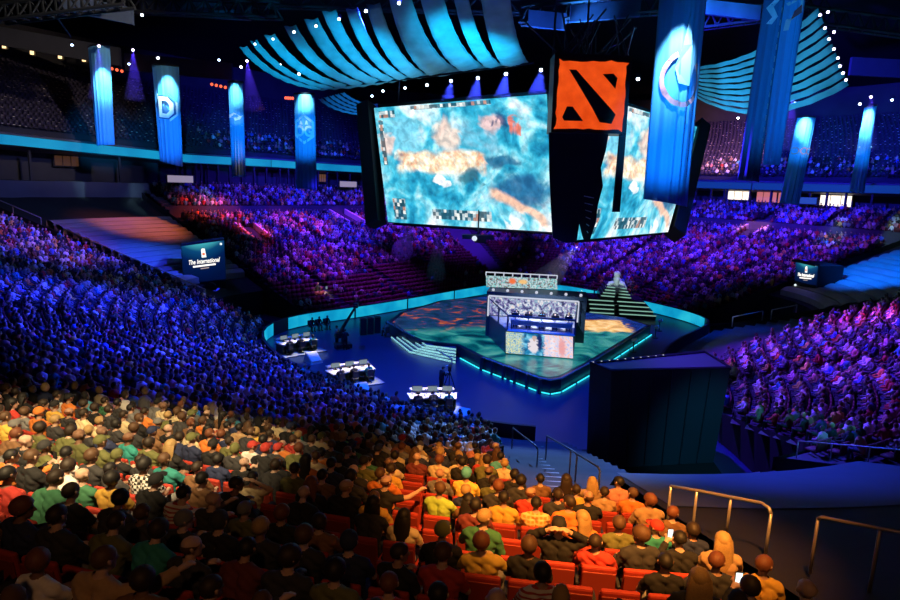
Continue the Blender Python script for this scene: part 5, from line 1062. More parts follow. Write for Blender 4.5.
# ---------------------------------------------------------------- seats
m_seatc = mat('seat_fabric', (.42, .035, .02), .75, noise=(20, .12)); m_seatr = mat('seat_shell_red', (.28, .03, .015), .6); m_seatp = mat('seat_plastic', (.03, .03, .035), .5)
def rbox(c, size, r=.02, rx=0.):
    bm = bmesh.new(); bmesh.ops.create_cube(bm, size=1.); bmesh.ops.scale(bm, vec=size, verts=bm.verts); bmesh.ops.bevel(bm, geom=bm.edges[:], offset=r, segments=2, affect='EDGES', profile=.5)
    bmesh.ops.rotate(bm, verts=bm.verts, matrix=Matrix.Rotation(rx, 3, 'X')); bmesh.ops.translate(bm, verts=bm.verts, vec=c); bm.verts.index_update()
    v = [tuple(q.co) for q in bm.verts]; f = [tuple(q.index for q in g.verts) for g in bm.faces]; bm.free(); return v, f
def seat_meshes(folded):
    b = MB().add(*rbox((0, -.235, .66), (.46, .07, .50), .03, .13)).mesh('backrest', [m_seatc])
    sh = MB().add(*rbox((0, -.28, .62), (.44, .02, .44), .008, .13)).mesh('back_shell', [m_seatr])
    c = MB().add(*(rbox((0, .02, .40), (.44, .42, .08), .03) if not folded else rbox((0, -.10, .58), (.44, .08, .40), .03, .12))).mesh('cushion', [m_seatc])
    a = MB(); a.add(*rbox((-.255, -.02, .58), (.05, .36, .04), .012)).box((-.255, -.12, .30), (.04, .08, .58)); return b, sh, c, a.mesh('armrest', [m_seatp])
SEAT_M = {f: seat_meshes(f) for f in (False, True)}
def seat(P, rz, label, folded, group):
    t = thing('auditorium_seat', label, 'seat', P, group, rz); b, sh, c, a = SEAT_M[folded]
    bk_ = link_child('backrest', b, t); link_child('back_shell', sh, bk_); link_child('cushion', c, t); link_child('armrest', a, t); return t
# ---------------------------------------------------------------- where everybody sits
ROWS = []                                       # (row, x, y, z, rz, s, k, section)
SEC = [('near', .7, 34.5, 0, 33), ('farl', 39.6, 70.8, 0, 27), ('farr', 72.4, 97.7, 0, 27), ('back', 39.6, 97.8, 100, 106), ('right', 103.4, 135.5, 0, 33)]
AIS = {'near': [9.2, 16.5, 24.5], 'farl': [44.5, 54.5, 64.5], 'farr': [80.5, 87.5, 93.8], 'back': [44.5, 54.5, 64.5, 71.5, 80.5, 87.5, 93.8], 'right': [115., 127.5]}
def ang(n): return math.atan2(-n[1], -n[0])-PI/2         # rotation that turns +Y to face the floor
for nm, s0, s1, r0, r1 in SEC:
    for r in range(r0, r1+1):
        k = ROW0+ROWD*r if nm != 'back' else 26.95+.95*(r-100); z = zb(k) if nm != 'back' else zb(26)+1.0+.34*(r-100)
        a, b = (s0, s1)
        ss = np.linspace(a, b, 500); P = np.array([bp(s, k)[:2] for s in ss]); L = np.r_[0, np.cumsum(np.linalg.norm(np.diff(P, axis=0), axis=1))]
        for q_ in np.arange(.3, L[-1]-.2, .54):
            s = np.interp(q_, L, ss); x = np.interp(q_, L, P[:, 0]); y = np.interp(q_, L, P[:, 1])
            if nm == 'near' and x > (4.1 if y < 13.0 else 1.85): continue
            if nm == 'right' and ((y-42.7) > (x-19.1)*.516 or (k < 9.4 and x < 15.5) ): continue
            sc_ = max(.2, L[-1]/(b-a))
            if any(abs(s-ai)*sc_ < .62 for ai in AIS[nm]): continue
            if any(abs(s-ps)*sc_ < 1.75 and -.4 < k-pk < 5. for ps, pk, _ in PORT): continue
            n = bn(s); ROWS.append((r, x, y, z, ang(n), s, k, nm))
A_ = np.array([(q[1], q[2], q[3]+1.0) for q in ROWS]); px, py, dep = proj(A_)
dist = np.linalg.norm(A_-np.array([0, 0, H]), axis=1)
infr = (px > -60) & (px < 960) & (py > 100) & (py < 650) & (dep > 2.)
strict = (px > -6) & (px < 906) & (py < 618) & (dep > 2.5)
near = [i for i in range(len(ROWS)) if ROWS[i][7] == 'near' and strict[i]]
near.sort(key=lambda i: dist[i]); NEAR = near[:285]; nearset = set(NEAR)
# listed people of the foreground: (px, py of the shoulders/head, shirt, sleeve, hair, hair colour, pose, pattern, words)
SPEC = [(388, 524, 'cream', 'short', 'long', 'black', 'lap', None), (461, 524, 'maroon', 'long', 'short', 'black', 'lap', None), (492, 513, 'mustard', 'short', 'short', 'black', 'lap', None), (525, 516, 'orange', 'short', 'short', 'black', 'lap', 'plaid'), (487, 551, 'yellow', 'short', 'full', 'red', 'slouch', None),
 (564, 521, 'orange', 'short', 'short', 'dark', 'turn', None), (578, 506, 'mustard', 'short', 'short', 'dark', 'lap', None), (585, 537, 'orange', 'short', 'long', 'blond', 'turn', None), (606, 508, 'tan', 'short', 'short', 'dark', 'lap', None), (432, 508, 'lime', 'short', 'short', 'brown', 'turn', None), (453, 490, 'yellow', 'short', 'beanie', 'black', 'lap', None), (479, 452, 'salmon', 'short', 'short', 'black', 'lap', None), (515, 459, 'cyan', 'short', 'short', 'black', 'lap', None), (608, 560, 'red', 'long', 'short', 'dark', 'slouch', None),
 (722, 538, 'tan', 'long', 'long', 'blond', 'lap', None), (752, 538, 'mustard', 'long', 'short', 'red', 'turnr', None), (800, 574, 'charcoal', 'long', 'bald', 'black', 'lap', None), (745, 572, 'charcoal', 'long', 'short', 'red', 'turnr', None), (678, 572, 'black', 'long', 'short', 'black', 'phone', None), (768, 578, 'black', 'long', 'full', 'dark', 'phone', None),
 (20, 467, 'orange', 'long', 'short', 'black', 'reach', None), (42, 420, 'orange', 'long', 'cap', 'black', 'lap', None), (92, 423, 'cream', 'long', 'short', 'dark', 'lap', None), (70, 447, 'olive', 'long', 'full', 'dark', 'lean', None), (106, 457, 'olive', 'long', 'cap', 'black', 'lap', None), (82, 467, 'white', 'short', 'short', 'black', 'turn', None), (155, 490, 'white', 'short', 'full', 'black', 'lap', 'checker'), (168, 502, 'white', 'short', 'short', 'black', 'reach', 'striped'), (192, 485, 'brown', 'short', 'short', 'dark', 'lap', None), (160, 455, 'olive', 'long', 'full', 'dark', 'lap', None), (115, 541, 'olive', 'long', 'short', 'dark', 'lean', None), (155, 547, 'teal', 'long', 'full', 'dark', 'lean', None), (120, 582, 'tan', 'long', 'short', 'brown', 'reach', None),
 (190, 492, 'brown', 'long', 'short', 'black', 'lap', None), (250, 497, 'cream', 'short', 'short', 'black', 'headup', None), (310, 527, 'brown', 'long', 'full', 'dark', 'turn', None), (345, 582, 'olive', 'short', 'full', 'black', 'lap', None), (340, 445, 'lime', 'short', 'short', 'blond', 'lap', None), (320, 470, 'cream', 'short', 'short', 'brown', 'turn', None), (235, 455, 'olive', 'short', 'short', 'dark', 'lap', None), (217, 448, 'orange', 'short', 'short', 'red', 'lap', None), (283, 462, 'orange', 'long', 'bald', 'black', 'turn', None), (198, 445, 'cream', 'long', 'short', 'dark', 'lap', None), (640, 505, 'orange', 'short', 'short', 'brown', 'turn', None), (690, 520, 'brown', 'long', 'short', 'red', 'turnr', None), (660, 518, 'tan', 'long', 'full', 'red', 'turn', None), (545, 480, 'brown', 'short', 'short', 'black', 'lap', None), (415, 470, 'maroon', 'long', 'bald', 'black', 'lap', None), (500, 470, 'cream', 'short', 'bob', 'blond', 'lap', None), (365, 470, 'green', 'long', 'short', 'black', 'lap', None), (410, 455, 'white', 'short', 'cap', 'black', 'lap', None), (560, 560, 'black', 'long', 'cap', 'black', 'headup', None), (520, 585, 'tan', 'long', 'full', 'black', 'lap', 'striped'), (270, 440, 'brown', 'long', 'full', 'brown', 'lap', None), (40, 500, 'green', 'long', 'short', 'dark', 'lean', None), (60, 560, 'charcoal', 'long', 'short', 'dark', 'lap', None), (620, 490, 'salmon', 'short', 'short', 'black', 'turn', None), (440, 590, 'red', 'short', 'short', 'brown', 'lap', None), (12, 440, 'yellow', 'short', 'short', 'brown', 'lap', None), (130, 430, 'cream', 'short', 'short', 'dark', 'lap', None), (60, 405, 'white', 'short', 'short', 'dark', 'lap', None), (25, 400, 'tan', 'short', 'short', 'dark', 'turn', None), (150, 420, 'orange', 'short', 'short', 'dark', 'lap', None), (110, 400, 'green', 'short', 'short', 'dark', 'lap', None)]
taken = {}
sh = np.array([(q[1], q[2], q[3]+.95) for q in ROWS]); spx, spy, _ = proj(sh)
for sp_ in SPEC:
    cand = [i for i in NEAR if i not in taken]
    i = min(cand, key=lambda i: (spx[i]-sp_[0])**2+((spy[i]-sp_[1])*1.2)**2); taken[i] = sp_
EMPTY_PX = [(385, 550), (397, 549), (332, 545), (360, 545), (521, 557), (558, 560), (425, 518), (435, 488), (500, 492), (405, 500), (420, 500), (445, 530), (510, 540), (545, 542), (180, 520), (195, 500), (10, 590), (265, 520), (640, 490), (660, 500), (590, 590), (505, 590), (420, 490), (415, 535), (205, 500), (290, 505), (600, 545), (470, 490), (440, 470), (540, 500)]
free = [i for i in NEAR if i not in taken]; empty = set()
for ex_, ey_ in EMPTY_PX:
    i = min(free, key=lambda i: (spx[i]-ex_)**2+(spy[i]+8-ey_)**2)
    empty.add(i); free.remove(i)
for i in list(free):
    if rng.random() < .03: empty.add(i)
# rows counted from the camera, places counted from the right edge of the view
byrow = {}
for i in NEAR: byrow.setdefault(ROWS[i][0], []).append(i)
rr_ = sorted(byrow, reverse=True)
def rowname(n): return 'nearest row' if n == 0 else f'{ordn(n)} nearest row'
darkc = ['black']*9+['charcoal']*7+['navy']*2+['grey']*2+['maroon', 'olive', 'olive', 'brown', 'white', 'green', 'cream', 'tan', 'orange', 'mustard', 'red', 'teal']
hairw = {'short': 'short {} hair', 'full': 'bushy {} hair', 'bob': 'chin-length {} hair', 'long': 'long {} hair', 'fringe': 'thinning {} hair'}
PHONES = []
for n_, r in enumerate(rr_):
    lst = sorted(byrow[r], key=lambda i: -px[i])
    pc = 0
    for m_, i in enumerate(lst):
        R = ROWS[i]; P = (R[1], R[2], R[3]); rz = R[4]; where = f'{rowname(n_)}, {ordn(m_)} from the right'
        emp = i in empty
        seat(P, rz, (f'empty red tip-up seat, {where}' if emp else f'occupied red seat, {where}'), emp and rng.random() < .5, 'red seats in the near rows')
        if emp: continue
        if i in taken:
            _, _, shirt, sl, hair, hcol, pose, pat = taken[i]; skin = 'light' if rng.random() < .8 else 'tan'; hat = shirt if hair in ('cap', 'beanie') else None
            if hair == 'beanie': hat = 'cyan'
        else:
            shirt = darkc[rng.integers(len(darkc))]; sl = 'long' if rng.random() < .5 else 'short'; hair = rng.choice(['short', 'short', 'short', 'short', 'full', 'full', 'bob', 'bob', 'long', 'long', 'cap', 'cap', 'beanie', 'fringe', 'bald']); hcol = rng.choice(['black', 'black', 'black', 'dark', 'dark', 'brown', 'brown', 'red', 'blond'])
            pose = rng.choice(['lap', 'lap', 'lap', 'lean', 'turn', 'turnr', 'slouch', 'slouch', 'phone', 'reach', 'headup'], p=[.16, .16, .12, .14, .12, .10, .08, .06, .03, .02, .01]); pat = None; skin = rng.choice(['light', 'light', 'light', 'tan', 'brown']); hat = ['black', 'charcoal', 'grey', 'red', 'navy', 'olive'][rng.integers(6)]
        hw = 'bald head' if hair == 'bald' else (f'{hat} {hair}' if hair in ('cap', 'beanie') else hairw[hair].format({'dark': 'dark brown', 'red': 'reddish'}.get(hcol, hcol)))
        sw = {'plaid': 'orange plaid shirt', 'checker': 'black and white checkered shirt', 'striped': 'striped shirt'}.get(pat) or f'{shirt} {"top" if sl == "long" else "T-shirt"}'
        lab = f'{sw}, {hw}, {where}'; lab = 'person in '+lab if len(lab.split()) < 15 else lab
        o = person(P, rz+rng.normal()*.08, lab, pose, shirt, sl, hair, hcol, skin, ['charcoal', 'navy', 'black', 'grey'][rng.integers(4)], pat, 'spectators in the near rows', hat)
        s_ = rng.uniform(.94, 1.05); o.scale = (s_, s_, s_)
        if pose == 'phone': PHONES.append((o, lab, where, i in taken))
m_ph = lit('phone_screen', (.8, .95, .9), 1.6)
for o, lab, where, tk in PHONES:
    M = Matrix.LocRotScale(o.location, o.rotation_euler, o.scale); P = np.array(M @ Vector((0, .405, 1.10))); k = np.array(M.to_3x3() @ Vector((0, 1, 0))); rz = o.rotation_euler.z
    t = thing('mobile_phone', f'{"glowing" if tk else "dark"} phone held by the person in the {where}', 'phone', P, 'phones held in the near rows')
    part('case', MB().box(P, (.075, .012, .15), rz), m_black, t)
    part('display', MB().box(P-k*.008, (.068, .003, .14), rz), m_ph if tk else m_seatp, t)
# ---------------------------------------------------------------- the rest of the crowd as one mass, and the seats under it
def low_person():
    mb = MB(); col = []
    def add(fn, c): n0 = mb.n; fn(); col.extend([c]*(mb.n-n0))
    add(lambda: mb.tube([V(0, -.02, .42), V(0, -.03, .60), V(0, -.02, .85), V(0, -.01, 1.0), V(0, 0, 1.08)], [.16, .15, .19, .17, .06], 7), 0)
    for s in (-1, 1):
        add(lambda: mb.tube([V(s*.19, -.01, 1.0), V(s*.25, .08, .76), V(s*.13, .34, .66)], [.065, .05, .04], 4), 0)
        add(lambda: mb.tube([V(s*.09, .02, .5), V(s*.13, .44, .52), V(s*.13, .44, .05)], [.1, .075, .05], 4), 1)
    n0 = mb.n; mb.ball((0, .01, 1.22), (.092, .105, .125), 7, 5); v = np.concatenate(mb.v)[n0:]; col.extend([3 if (p[2] > 1.25 or p[1] < .0) and not (p[1] > .07 and p[2] < 1.3) else 2 for p in v])
    return np.concatenate(mb.v), mb.f, np.array(col)
LPv, LPf, LPc = low_person()
stuffidx = [i for i in range(len(ROWS)) if infr[i] and i not in nearset]
def keep(i):
    r, x, y, z, rz, s, k, nm = ROWS[i]
    occ = .95
    if nm in ('farl',):
        if k < 9 and s > 53: occ = .02
        elif k < 6.5: occ = .12
        elif 60 < s < 71 and k < 12: occ = .25
    if nm == 'farr' and s < 76 and k < 14: occ = .12
    if nm == 'farr' and k < 3.5: occ = .35
    if nm == 'right' and s > 134: occ = .8
    return rng.random() < occ
occ_i = [i for i in stuffidx if keep(i)]
crowd_cols = np.array([SC[c] for c in (['black']*5+['charcoal']*4+['navy']*2+['grey']*5+['white']*6+['cream']*3+['red']*2+['maroon', 'blue', 'blue', 'cyan', 'teal', 'salmon', 'pink', 'pink', 'tan', 'orange', 'yellow', 'brown', 'olive'])])
hair_cols = np.array([HC[c] for c in ('black', 'black', 'dark', 'dark', 'brown', 'brown', 'blond', 'red')]); skin_cols = np.array([SK[c] for c in ('light', 'light', 'light', 'tan', 'brown')])
def mass(name, T, F_list, idx, label, cat, colfn=None, mats=None, jitter=True):
    nv = len(T); N = len(idx); allv = np.zeros((N, nv, 3)); 
    for j, i in enumerate(idx):
        r, x, y, z, rz = ROWS[i][:5]; a = rz+(rng.normal()*.25 if jitter else 0); s = rng.uniform(.92, 1.08) if jitter else 1.
        c_, s_ = math.cos(a), math.sin(a); q = T*s
        if jitter:
            ln = rng.normal()*.12; zz_ = q[:, 2]-.5; q = q.copy(); up_m = zz_ > 0; q[up_m, 1] += zz_[up_m]*ln; q[up_m, 0] += zz_[up_m]*rng.normal()*.08
        allv[j] = np.stack([q[:, 0]*c_-q[:, 1]*s_+x, q[:, 0]*s_+q[:, 1]*c_+y, q[:, 2]+z], 1)
    me = bpy.data.meshes.new(name); lens = np.array([len(f) for f in F_list]); flat = np.concatenate([np.array(f) for f in F_list])
    me.vertices.add(N*nv); me.vertices.foreach_set('co', allv.ravel())
    li = (flat[None, :]+(np.arange(N)*nv)[:, None]).ravel().astype(np.int32); me.loops.add(len(li)); me.loops.foreach_set('vertex_index', li)
    tl = np.tile(lens, N); st_ = np.r_[0, np.cumsum(tl)[:-1]].astype(np.int32); me.polygons.add(len(tl)); me.polygons.foreach_set('loop_start', st_)
    me.update(calc_edges=True); me.validate()
    if colfn is not None:
        at = me.attributes.new('Col', 'FLOAT_COLOR', 'POINT'); c = colfn(N); at.data.foreach_set('color', c.astype(np.float32).ravel())
        me.polygons.foreach_set('use_smooth', np.ones(len(tl), dtype=bool))
    for m in mats: me.materials.append(m)
    o = bpy.data.objects.new(name, me); COL.objects.link(o); return tag(o, label, cat, None, 'stuff')
def pcol(N):
    sh_ = crowd_cols[rng.integers(len(crowd_cols), size=N)]*rng.uniform(.7, 1.2, (N, 1)); tr_ = crowd_cols[rng.integers(10, size=N)]; sk_ = skin_cols[rng.integers(len(skin_cols), size=N)]; hr_ = hair_cols[rng.integers(len(hair_cols), size=N)]
    bank = np.stack([sh_, tr_, sk_, hr_], 1); c = bank[:, LPc]; return np.concatenate([c, np.ones((*c.shape[:2], 1))], 2)
mass('crowd', LPv, LPf, occ_i, 'packed seated crowd filling the stands beyond the nearest rows', 'crowd', pcol, [mat('crowd_cloth', attr='Col', rough=.8)])
sm_ = MB(); sm_.box((0, -.25, .66), (.46, .07, .46)); sm_.box((0, .0, .41), (.44, .42, .08))
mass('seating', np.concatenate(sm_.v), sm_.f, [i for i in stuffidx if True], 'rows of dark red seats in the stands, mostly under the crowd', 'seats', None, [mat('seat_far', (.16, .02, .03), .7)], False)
# upper tier seats with pale caps
upidx = []; base_rows = len(ROWS)
for r in range(1, 21):
    ss = np.linspace(24, 120, 900); P = np.array([bp(s, 35.3+.95*r+.5)[:2] for s in ss]); L = np.r_[0, np.cumsum(np.linalg.norm(np.diff(P, axis=0), axis=1))]
    for q_ in np.arange(0, L[-1], .62):
        s = np.interp(q_, L, ss); ROWS.append((r, np.interp(q_, L, P[:, 0]), np.interp(q_, L, P[:, 1]), zu(s, r), ang(bn(s)), s, 0, 'upper'))
A2 = np.array([(q[1], q[2], q[3]) for q in ROWS[base_rows:]]); ux, uy, ud_ = proj(A2); upidx = [base_rows+i for i in range(len(A2)) if -60 < ux[i] < 960 and -20 < uy[i] < 300]
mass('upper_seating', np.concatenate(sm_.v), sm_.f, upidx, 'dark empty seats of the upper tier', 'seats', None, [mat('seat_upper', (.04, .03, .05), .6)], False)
cp = MB(); cp.box((0, .23, .43), (.22, .06, .07)); sub = [i for i in upidx if rng.random() < .35]  # small pale tabs on some of the upper seats
mass('seat_tabs', np.concatenate(cp.v), cp.f, sub, 'small pale tabs across the upper tier seats', 'seat markers', None, [mat('seat_tab', (.75, .65, .5), .4)], False)
uc = [i for i in upidx if ROWS[i][0] < 6 and 50 < ROWS[i][5] < 120 and rng.random() < .55]
mass('upper_crowd', LPv, LPf, uc, 'thin crowd in the lowest rows of the upper tier', 'crowd', pcol, [MATS['crowd_cloth']], True)
# ---------------------------------------------------------------- players and crew
lo, zhi, Lb, rzb = BOOTH['lo'], BOOTH['zhi'], BOOTH['Lb'], BOOTH['rz']
for i in range(5):
    P = lo(.5+i*(Lb-1)/4, 1.6, zhi+.03); person(P, rzb+PI, f'player in white jersey seated {ordn(i)} from the left in the glass booth', 'lean' if i % 2 else 'lap', 'white' if i != 2 else 'cyan', 'short', ['short', 'full', 'cap', 'short', 'full'][i], ['black', 'brown', 'black', 'dark', 'blond'][i], 'light', 'charcoal', None, 'players in the booth', 'black') if i != 2 else person(P, rzb+PI, 'player in cyan jersey in the middle seat of the glass booth', 'lap', 'cyan', 'short', 'cap', 'black', 'light', 'charcoal', None, 'players in the booth', 'black')
    t = thing('gaming_chair', f'{ordn(i)} dark gaming chair from the left in the booth', 'chair', P, 'gaming chairs in the booth', rzb+PI)
    for nm_, v_f in (('seat', rbox((0, .02, .40), (.48, .46, .09), .03)), ('backrest', rbox((0, -.26, .78), (.46, .08, .80), .03, .1))): link_child(nm_, MB().add(*v_f).mesh(nm_, [m_seatp]), t)
    link_child('pedestal', MB().tube([V(0, 0, .05), V(0, 0, .36)], .04, 8).mesh('pedestal', [m_seatp]), t); link_child('base', MB().tube([V(0, 0, .01), V(0, 0, .06)], [.28, .1], 10).mesh('base', [m_seatp]), t)
m_stool = mat('stool_dark', (.04, .04, .045), .5)
def stool(P, rz, lab, grp):
    t = thing('office_chair', lab, 'chair', P, grp, rz); link_child('seat', MB().add(*rbox((0, .0, .42), (.44, .42, .07), .02)).mesh('seat', [m_stool]), t); link_child('backrest', MB().add(*rbox((0, -.25, .75), (.42, .05, .42), .02)).mesh('backrest', [m_stool]), t)
    link_child('column', MB().tube([V(0, 0, .03), V(0, 0, .39)], .035, 8).mesh('column', [m_stool]), t); link_child('base', MB().tube([V(0, 0, .01), V(0, 0, .05)], [.27, .1], 10).mesh('base', [m_stool]), t)
for P, rz, lab, i in DESKS:
    P = P+np.array([0, 0, -.0]); P[2] = .08
    person(P, rz, f'seated crew, {ordn(i)} from left at the '+lab, 'lean' if i == 1 else 'lap', ['charcoal', 'black', 'teal'][i], 'long', ['short', 'cap', 'full'][i], 'dark', 'light', 'black', None, 'crew at the production desks', 'black'); stool(P, rz, f'chair, {ordn(i)} from left at the '+lab, 'office chairs at the production desks')
for px_, py_, lab, pose, rz, sh_ in ((441, 392, 'camera operator in dark clothes beyond the nearest white desk', 'standcam', -.9, 'black'), (345, 350, 'crane operator in dark clothes at the camera crane', 'standcam', .2, 'black'), (337, 346, 'crew member in pale top beside the camera crane', 'stand', 1.2, 'tan'), (386, 337, 'crew member crouched low at the foot of the stage steps', 'lap', .6, 'tan')):
    P = at_z(px_, py_, 0); person(P, rz, lab, pose, sh_, 'long', 'short', 'black', 'light', 'black', None, 'crew on the floor')
    if pose == 'lap': stool(P, rz, 'low chair at the foot of the stage steps', 'floor chairs')
for i, (px_, py_) in enumerate(((311, 331), (318, 330), (326, 329))):
    P = at_z(px_, py_, 0); person(P, -2.4, f'dark-clad person seated {ordn(i)} from the left before the cyan LED wall', 'lean', 'black', 'long', 'short', 'black', 'light', 'black', None, 'people before the LED wall'); stool(P, -2.4, f'{ordn(i)} chair from the left before the cyan LED wall', 'floor chairs')
for i in range(4):
    P = bp(39.6+1.1*i, 2.35, 1.0); person(P, ang(bn(39.6+1.1*i)), f'person at the beige press table, {ordn(i)} from the left', ['lap', 'lean', 'turn', 'lap'][i], ['charcoal', 'white', 'red', 'grey'][i], 'long', 'short', 'dark', 'light', 'black', None, 'people at the press table')
# ================================================================ light
BL = (.02, .03, 1.); VI = (.12, .02, 1.)
K = 1000.
# deep blue wash on the left stands
spot('wash_left', (-3, 44, 27), (-19, 37, 5), 135*K, BL, 50, .7)
spot('wash_left_low', (0, 40, 26), (-9, 27, 4), 62*K, BL, 40, .8)
spot('wash_left_top', (-6, 50, 27), (-28, 50, 7), 100*K, BL, 50, .8)
spot('wash_crest', (-14, 44, 26), (-35, 54, 9), 9*K, (1., .35, .25), 30, .9)
# violet wash over the far stands, from lamps beyond the screens
spot('wash_far_left', (-9, 72, 21), (-22, 86, 7), 48*K, (.05, .02, 1.), 70, .8)
spot('wash_far_low', (-7, 66, 22), (-12, 71, 3), 36*K, (.16, .02, 1.), 62, .8)
spot('wash_far_mid', (2, 82, 28), (-4, 97, 6), 60*K, VI, 66, .8)
spot('wash_far_right', (20, 82, 28), (27, 94, 6), 75*K, (.07, .02, 1.), 70, .8)
spot('wash_far_corner', (30, 74, 28), (40, 80, 6), 60*K, VI, 66, .8)
spot('wash_far_front', (20, 74, 26), (24, 81, 3), 30*K, VI, 70, .8)
spot('wash_red', (-13, 75, 23), (-31, 78, 8), 34*K, (1., .10, .06), 24, .9)
spot('wash_pink', (-4, 70, 26), (-22, 84, 6), 30*K, (1., .08, .5), 20, .9)
# right stands
spot('wash_right', (14, 50, 27), (26, 38, 4), 150*K, (.14, .025, 1.), 56, .8)
spot('wash_right_pink', (12, 45, 26), (31, 42, 5), 60*K, (1., .08, .7), 20, .9)
# the floor
spot('wash_floor', (-10, 44, 26), (-5, 46, 0), 42*K, (.0, .06, .85), 70, .7)
spot('wash_floor_front', (5, 33, 24), (4, 37, 0), 44*K, (.0, .05, .8), 66, .7)
spot('wash_floor_right', (30, 58, 24), (20, 54, 0), 32*K, (.0, .05, .8), 46, .7)
spot('wash_landing', (13, 36, 22), (11, 20.5, 3.2), 40*K, (.02, .06, 1.), 30, .9)
spot('wash_stairs', (6, 36, 20), (3.4, 22, 3), 36*K, (.15, .35, 1.), 34, .7)
spot('wash_right_low', (10, 40, 24), (17, 29, 3), 60*K, (.10, .03, 1.), 40, .8)
spot('wash_box', (16, 15, 13), (13.2, 29.0, 1.6), 14*K, (.02, .22, .42), 24, .9)
# covers behind the signs
spot('cover_left_low', (-8, 62, 22), (-28, 61, 5), 50*K, (.02, .10, 1.), 22, .8)
spot('cover_left_high', (-10, 66, 26), (-33, 68, 9), 40*K, (1., .22, .06), 20, .9)
spot('cover_right', (29, 58, 18), (44, 62, 7), 60*K, (.0, .13, 1.), 42, .8)
# warm light on the nearest rows
spot('warm_rows', (2.6, 2.4, 21), (2.6, 10.2, 8.7), 27*K, (1., .38, .07), 33, .75, .15)
spot('warm_rows_left', (-4, 3, 22), (-7.0, 12.0, 7.3), 24*K, (1., .72, .36), 30, .7, .15)
spot('house_dim', (0, -8, 24), (0, 6, 9), 1.0*K, (1., .45, .18), 60, .9, .4)
# production desks
for p in ((-11.2, 47.2), (-6.2, 40.6), (-.8, 36.0)): spot('desk_lamp', (p[0]+2, p[1]+3, 20), (p[0], p[1], .8), 34*K, (1., .84, .50), 12, .6, .1)
# banners: a white-hot pool near the top of each
for px_, y0, y1, Y, pw in ((103, 52, 92, 70, 34), (167, 60, 100, 70, 30), (234, 76, 100, 70, 14), (305, 88, 106, 70, 17), (806, 110, 135, 70, 26), (868, 98, 128, 66, 34)):
    spot('banner_lamp', at_d(px_, y0-14, Y-3.2), at_d(px_, y1, Y), pw*.36*K, (.45, .85, 1.), 30, .9, .12); spot('banner_wash', at_d(px_, 120, Y-30), at_d(px_, 135, Y), 50*K, (.015, .36, 1.), 12, .8, .3)
spot('ring_banner_lamp', at_d(684, -30, 40), at_d(676, 62, 43), 13*K, (.6, .88, 1.), 34, .95, .15); spot('ring_banner_wash', at_d(640, 200, 26), at_d(668, 130, 44), 26*K, (.02, .36, 1.), 27, .8)
spot('pair_wash', at_d(820, 100, 20), at_d(775, 70, 35), 6*K, (.02, .34, 1.), 40, .8)
# canopies, lit cyan from below
for a, b, pw, sz in (((470, 160, 40), (470, 45, 47), 15, 46), ((380, 165, 44), (370, 55, 54), 13, 46), ((300, 150, 48), (285, 60, 60), 10, 40)):
    spot('canopy_lamp', at_d(*a), at_d(*b), pw*K, (.0, .46, .85), sz, .9, .4)
for a, b, pw in (((730, 170, 48), (735, 85, 60), 4.5), ((800, 160, 46), (800, 65, 57), 2.2)): spot('canopy_lamp', at_d(*a), at_d(*b), pw*K, (.01, .42, .75), 80, 1., .4)
spot('canopy_lamp', at_d(350, 150, 66), at_d(350, 105, 78), 5*K, (.02, .3, 1.), 30, .9)
spot('trophy_fill', at_d(600, 235, 60), at_d(615, 285, 73), 5*K, (.7, .95, .95), 16, .8)  # added light that lifts the dark statue, no fitting of its own
bl_ = BOOTH['lo']; spot('booth_fill', bl_(BOOTH['Lb']/2, .4, BOOTH['zhi']+4.2), bl_(BOOTH['Lb']/2, 3.2, BOOTH['zhi']+.6), 2.2*K, (.80, .86, 1.), 90, .6)  # added fill that brightens the booth deck and players
# roof and upper tier, dim
spot('roof_glow', (6, 62, 22), (4, 70, 40), 10*K, (.04, .2, 1.), 120, 1., 1.); spot('upper_left', (-10, 40, 33), (-52, 78, 22), 26*K, (.9, .75, .6), 32, .9); spot('upper_back', (6, 70, 30), (-30, 108, 19), 110*K, (.02, .03, 1.), 46, .9); spot('upper_right', (12, 66, 30), (55, 98, 20), 230*K, (.02, .015, 1.), 54, .9); spot('suite_left', (-20, 50, 24), (-44, 72, 13), 12*K, (.2, .25, 1.), 50, .9)
# haze caught in narrow beams
hz = bpy.data.materials.new('haze'); hz.use_nodes = True; hz.node_tree.nodes.remove(hz.node_tree.nodes['Principled BSDF']); vs = hz.node_tree.nodes.new('ShaderNodeVolumeScatter'); vs.inputs['Density'].default_value = .12; vs.inputs['Anisotropy'].default_value = .3
hz.node_tree.links.new(vs.outputs[0], hz.node_tree.nodes['Material Output'].inputs['Volume'])
def beam(a, b, r0, r1, lab, pw, col):
    a, b = np.array(a), np.array(b); o = mono('haze_beam', MB().tube([a, b], [r0, r1], 12), hz, lab, 'haze', 'haze beams', 'stuff'); d = b-a; L = np.linalg.norm(d); spot('beam_lamp', a-d/L*.3, b, pw*K, col, 2*math.degrees(math.atan(r1/L)), .3, .05)
beam(at_d(438, 226, 55), at_d(436, 275, 66), .12, 1.1, 'pale haze beam falling below the left screen', 9, (1., .85, .95))
beam(at_d(413, 222, 56), at_d(402, 252, 70), .12, 1.3, 'fainter slanting haze beam left of the pale one', 6, (.9, .7, 1.))
beam(at_d(579, 244, 50), at_d(545, 282, 66), .12, 1.6, 'violet haze beam slanting down from the dark corner drape', 6, (.6, .45, 1.))

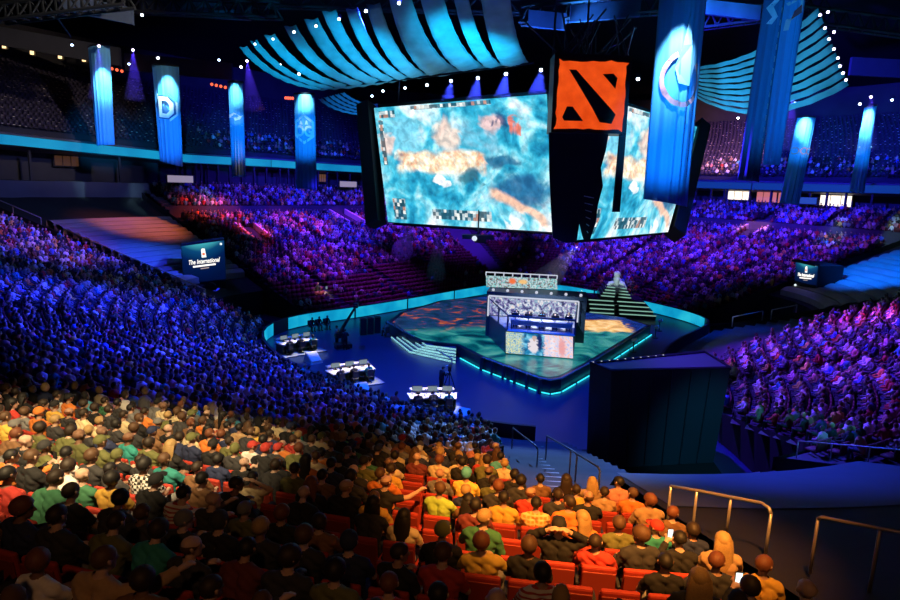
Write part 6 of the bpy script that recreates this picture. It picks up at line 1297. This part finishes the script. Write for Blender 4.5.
for x, y, Y, col, lab in ((451, 81, 58, (.05, .08, 1.), 'third'), (478, 78, 55, (.05, .08, 1.), 'fourth'), (506, 74, 53, (.05, .08, 1.), 'fifth'), (541, 70, 51, (.05, .08, 1.), 'sixth')):
    a_ = at_d(x, y+1, Y-.3); b_ = at_d(x-4, y+24, Y-1.); beam(a_, b_, .12, .75, f'blue haze beam under a lamp above the left screen, {lab} from its left', 3, col)
for x, y, Y, x2, y2, lab in ((99, 46, 68, 99, 100, 'blue haze beam over the leftmost banner'), (133, 50, 70, 135, 100, 'blue haze beam between the leftmost banner and the D banner'), (247, 61, 68, 254, 110, 'violet haze beam right of the bird banner'), (871, 97, 66, 866, 150, 'violet haze beam at the far right banner'), (793, 100, 66, 788, 150, 'violet haze beam left of the pale banner')):
    beam(at_d(x, y, Y-1.), at_d(x2, y2, Y-1.5), .1, 1.1, lab, 3.5, (.08, .03, 1.))

# brown-pink glow on the stands behind the dark pair of banners, and dim washes that separate the roof steel
spot('upper_warm', at_d(738, 118, 92), at_d(715, 160, 120), 30*K, (1., .45, .5), 60, 1.)
spot('roof_cyan', (10, 60, 24), at_d(590, 20, 64), 14*K, (.05, .3, 1.), 50, 1.)
spot('roof_cyan_right', (22, 66, 33), at_d(735, 20, 80), 16*K, (.03, .3, 1.), 44, 1.)

spot('press_fill', at_d(330, 190, 56), at_d(322, 300, 64.5), 16*K, (1., .72, .5), 9, .7)  # added warm fill so the press table shows
for (s_, k_, _), c_, pw in zip(PORT, ((1., .10, .22), (.45, .05, 1.), (1., .32, .12)), (26, 30, 30)):
    p_ = bp(s_, k_+2.2, zb(k_+2.2)+.8); spot('portal_lamp', p_+np.array([-bn(s_)[0]*9, -bn(s_)[1]*9, 9]), p_, pw*.4*K, c_, 24, .7)
for x, y, Y in ((167, 103, 70), (236, 118, 70), (305, 124, 70), (807, 150, 70), (858, 146, 66)):
    spot('emblem_fill', at_d(x, y+6, Y-30), at_d(x, y, Y), 17*K, (.85, .95, 1.), 3.4, .8, .05)  # added white fill that keeps the banner marks white
